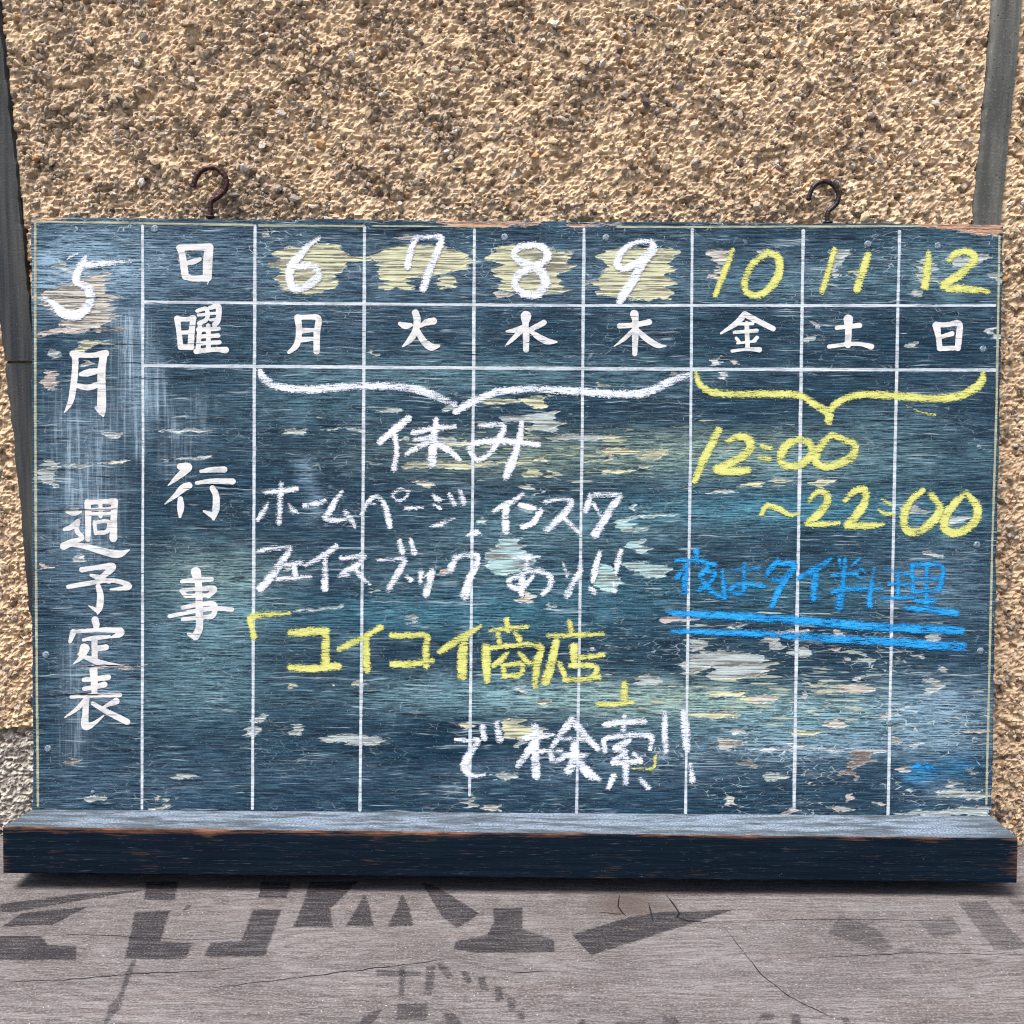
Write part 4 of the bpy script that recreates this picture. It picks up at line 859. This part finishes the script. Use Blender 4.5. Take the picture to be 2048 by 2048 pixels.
C_('second white chalk character of closed', 4, '0,1668,42 170,1665,50 160,1742,54 100,1850,46 40,1905,44 -20,1930,44 -70,1880,44 -75,1825,46 0,1795,46 120,1785,50 260,1792,46 450,1812,44;322,1640,42 312,1740,52 280,1860,60 238,1970,72 200,2062,54', H_)
C_('white chalk katakana ho', 6, '195,405,34 310,394,42 435,376,44;320,338,42 312,450,48 302,640,46;222,478,14 185,548,46 140,616,44;375,495,24 412,542,50 450,562,22')
C_('white chalk long vowel bar after ho', 6, '492,506,36 570,496,42 655,470,34')
C_('white chalk katakana mu', 6, '786,400,34 730,480,50 690,560,50 655,602,46 740,618,46 850,600,34;812,556,44 860,612,50 890,680,24')
C_('white chalk katakana pe', 6, '940,572,38 985,485,38 1052,438,44 1112,490,48 1140,580,52 1160,670,42;965,505,20 1045,492,20;1235,380,34 1182,420,32 1215,465,32 1270,455,32 1300,400,30 1235,380,34')
C_('white chalk bar before ji', 6, '1282,530,36 1330,526,30 1415,522,18')
C_('white chalk katakana ji', 6, '1488,420,20 1522,456,42 1565,462,22;1488,490,18 1540,525,40;1475,668,18 1560,650,46 1655,604,20;1618,420,36 1655,490,50;1702,398,44 1728,480,52')
C_('white chalk comma', 6, '1752,738,24 1810,716,52 1868,726,16', H_)
C_('white chalk katakana i of the upper line', 7, '566,415,34 490,470,42 420,502,48 340,548,34;436,500,56 430,600,62 430,700,66')
C_('white chalk katakana n', 7, '542,500,36 600,520,60 655,530,38;702,548,50 640,640,50 558,672,40', H_)
C_('white chalk katakana su of the upper line', 7, '730,480,34 850,460,36 940,472,46 890,560,58 820,632,54 750,690,58;870,590,38 930,652,46 1000,716,32')
C_('white chalk katakana ta', 7, '1085,440,50 1048,545,54;1085,432,46 1200,420,46 1312,432,50 1262,500,60 1200,602,62 1122,728,70;1105,485,30 1162,582,34')
C_('white chalk katakana fu', 6, '130,862,30 230,840,44 392,832,34 330,930,60 260,1030,64 160,1150,64')
C_('white chalk small katakana e', 6, '350,962,40 480,950,44;420,972,44 430,1060,46;290,1072,38 420,1066,40 545,1058,38')
C_('white chalk katakana i of the lower line', 6, '742,822,46 680,870,54 580,930,50 500,968,28;656,900,50 656,1020,54 656,1150,56')
C_('white chalk katakana su of the lower line', 6, '782,915,40 870,905,40 962,895,40 900,970,52 790,1030,44;765,1058,30 840,1048,32;892,992,44 940,1062,46 1008,1116,22')
C_('white chalk katakana bu', 6, '1060,930,24 1160,925,30 1272,922,44 1230,1010,56 1152,1150,52;1235,792,50 1256,862,54;1322,778,40 1342,868,58')
C_('white chalk small katakana tsu', 6, '1290,1055,34 1325,1082,44;1400,1022,50 1392,1100,36;1425,1060,20 1490,1012,44 1462,1100,60 1440,1190,58')
C_('white chalk katakana ku', 6, '1668,912,46 1632,990,60;1655,905,44 1740,892,44 1832,892,50 1820,970,60 1780,1060,60 1738,1200,76')
C_('white chalk hiragana a', 7, '490,915,34 580,905,50 690,905,28;580,868,28 592,960,44 555,1080,60 552,1190,48;545,1025,40 640,1008,50 740,1028,50 782,1080,50 760,1145,50 715,1192,38;530,1050,40 455,1085,44 490,1140,50 570,1130,52 640,1050,34')
C_('white chalk hiragana ri', 7, '870,935,8 890,1000,30 902,1048,34;1012,938,38 1000,1020,50 950,1112,56 902,1200,58')
C_('two white chalk exclamation marks after ri', 7, '1160,870,40 1130,960,50 1102,1090,46;1085,1148,46 1118,1176,46;1322,852,34 1300,940,56 1280,1032,38;1265,1102,28 1270,1165,50')
C_('yellow chalk opening corner bracket', 6, '380,1338,34 230,1348,46 92,1365,60 88,1430,50 110,1522,52', M_yellow)
C_('first yellow chalk katakana ko', 6, '392,1490,58 550,1480,66 672,1472,50;662,1480,58 662,1600,68 660,1740,68;392,1757,56 560,1768,60 760,1745,60', M_yellow)
C_('first yellow chalk katakana i', 6, '1090,1446,48 980,1512,50 860,1572,54 765,1620,44;972,1530,58 972,1650,64 982,1770,64', M_yellow)
C_('second yellow chalk katakana ko', 6, '1172,1512,50 1300,1512,50 1442,1512,50 1436,1600,58 1440,1740,58;1180,1730,54 1300,1732,54 1482,1705,48', M_yellow)
C_('second yellow chalk katakana i', 6, '1860,1440,30 1760,1500,54 1640,1572,60 1542,1636,46;1735,1540,60 1722,1650,78 1714,1820,76', M_yellow)
C_('yellow chalk first character of shop', 7, '440,1388,48 446,1470,48;310,1472,28 450,1456,44 590,1446,40;370,1492,42 386,1578,44;502,1492,38 536,1540,50;276,1590,58 280,1700,70 286,1852,58;300,1612,42 450,1590,42 692,1590,50 672,1720,66 656,1900,54;440,1652,38 392,1702,50 335,1742,42;538,1648,38 600,1712,50 640,1730,40;410,1742,46 422,1820,48;420,1745,42 550,1728,44 542,1812,48 430,1818,44', M_yellow)
C_('yellow chalk second character of shop', 7, '925,1408,46 936,1480,50;760,1512,36 960,1505,44 1182,1500,34;822,1552,58 800,1650,64 770,1770,74 740,1862,76;958,1600,70 962,1740,54;1005,1682,44 1182,1660,44;930,1740,46 1130,1752,44 1092,1850,46;850,1730,46 882,1812,48;885,1852,42 1000,1850,50 1152,1832,48', M_yellow)
C_('yellow chalk closing corner bracket', 10, '1240,188,38 1236,275,46;1088,296,26 1180,300,28 1285,286,28', M_yellow)
C_('white chalk hiragana de', 10, '310,495,26 370,498,28 430,502,36 390,560,46 355,640,46 390,690,34 462,690,22;455,425,36 466,486,38;532,400,32 550,490,46')
C_('first white chalk character of search', 10, '682,485,32 750,476,46 845,466,24;748,430,50 745,560,48 750,690,52;735,520,46 700,570,44 650,636,40;700,562,26 890,556,26;948,385,44 900,450,44 842,530,34;960,395,44 1020,470,42 1092,545,32;880,490,28 1010,490,30;830,560,36 845,612,36 900,600,30;962,520,46 962,600,56 930,665,50;990,620,46 1040,680,54 1102,715,26;905,580,34 1012,585,42')
C_('second white chalk character of search', 10, '1130,412,32 1240,396,40 1345,395,38;1240,368,36 1232,450,34;1132,555,32 1132,492,30 1250,470,34 1380,475,34 1382,545,28;1262,502,36 1190,540,38 1245,560,30;1240,575,32 1180,620,38 1330,612,34;1290,572,26 1330,605,30;1245,600,46 1246,730,38;1180,695,38 1150,760,30;1330,712,34 1370,760,36')
C_('two white chalk exclamation marks beside search', 10, '1462,345,28 1462,450,38 1466,560,38;1565,342,38 1575,440,50 1585,550,38;1604,632,26 1612,715,40')
Y_ = M_yellow
C_('yellow chalk opening hour 12', 5, '225,1288,44 180,1380,48 130,1480,50 85,1588,38;278,1352,32 340,1327,40 402,1345,50 400,1415,54 300,1478,50 215,1518,48 300,1530,50 400,1524,40', Y_)
C_('yellow chalk colon of the upper time', 5, '480,1385,30 530,1392,28;465,1450,28 520,1456,38', Y_)
C_('yellow chalk double zero of the upper time', 5, '700,1342,38 630,1370,50 592,1430,50 602,1488,44 680,1500,46 768,1440,50 762,1372,46 695,1340,38;890,1315,38 832,1370,50 792,1440,50 812,1494,44 900,1496,46 1008,1442,50 1020,1372,46 950,1342,44 890,1318,36', Y_)
C_('yellow chalk wave dash', 5, '475,1780,26 510,1732,36 580,1750,36 640,1786,30 695,1776,18', Y_)
C_('yellow chalk closing hour 22', 5, '755,1702,26 800,1652,36 856,1662,42 856,1720,50 800,1790,50 742,1838,30 830,1840,34 930,1832,24;965,1702,26 1020,1646,40 1082,1642,46 1076,1720,52 1022,1800,54 975,1848,36 1080,1846,44 1190,1840,24', Y_)
C_('yellow chalk colon of the lower time', 5, '1180,1690,18 1230,1722,24;1165,1755,18 1195,1776,26 1250,1780,28', Y_)
C_('yellow chalk double zero of the lower time', 5, '1422,1642,34 1350,1702,42 1312,1780,50 1322,1868,50 1400,1880,50 1488,1812,54 1520,1742,48 1465,1662,32;1672,1655,34 1602,1722,50 1552,1800,50 1552,1868,50 1620,1890,50 1718,1832,54 1740,1742,50 1675,1655,34', Y_)
B_ = M_blue
C_('blue chalk character for night', 8, '200,608,34 206,655,38;90,666,26 190,664,34 300,686,36;150,690,36 92,758,34;140,715,40 136,838,42;262,700,26 222,752,36;235,722,26 305,738,28 262,800,36 212,830,30;232,770,34 290,838,38 350,864,28', B_)
C_('blue chalk hiragana wa', 8, '346,722,24 350,800,34 356,868,36;395,716,20 548,706,22;466,688,30 462,780,34 460,838,34 412,848,30 388,828,28 450,792,34 575,806,26', B_)
C_('blue chalk katakana ta', 8, '652,665,32 602,720,38 588,750,26;650,680,32 742,690,38 690,770,44 650,840,40 615,920,36;622,772,30 700,762,36', B_)
C_('blue chalk katakana i', 8, '935,660,32 860,712,44 770,758,38;862,728,38 852,800,42 845,880,38', B_)
C_('blue chalk first character of cuisine', 8, '988,652,20 996,700,22;1098,658,20 1062,690,24;950,746,24 1080,736,30;1022,665,28 1010,780,40 990,920,52;950,842,28 1030,822,34 1220,820,22;1100,702,20 1132,730,24;1090,750,22 1128,772,24;1182,706,18 1166,800,34 1156,912,38', B_)
C_('blue chalk second character of cuisine', 8, '1240,716,18 1360,738,26;1262,792,26 1400,796,28;1312,740,28 1312,862,28;1220,872,22 1400,870,30;1388,692,28 1396,835,34;1388,690,28 1555,696,32 1542,820,36;1400,765,24 1550,766,24;1395,838,26 1540,834,28;1470,700,28 1470,930,38;1410,886,30 1510,890,36;1350,926,24 1500,942,42 1635,955,40', B_)
C_('upper blue chalk underline', 8, '35,945,20 120,960,40 400,970,44 700,992,50 1000,1016,50 1300,1036,50 1660,1050,46', B_, None, 'chalk_underline')
C_('lower blue chalk underline', 8, '60,1055,26 300,1062,36 600,1071,40 900,1092,48 1300,1116,50 1665,1142,58', B_, None, 'chalk_underline')
C_('faint blue chalk remains at the lower right', 11, '1262,700,20 1300,690,30 1410,702,18', B_, None, 'chalk_smudge')
C_('small yellow chalk remains near search', 10, '1275,652,10 1340,655,14 1400,650,20 1410,590,22', Y_, None, 'chalk_smudge')
print('TRIS', sum(len(p.vertices) - 2 for o in bpy.data.objects if o.type == 'MESH' for p in [] ), sum(len(o.data.loops) - 2 * len(o.data.polygons) for o in bpy.data.objects if o.type == 'MESH'))
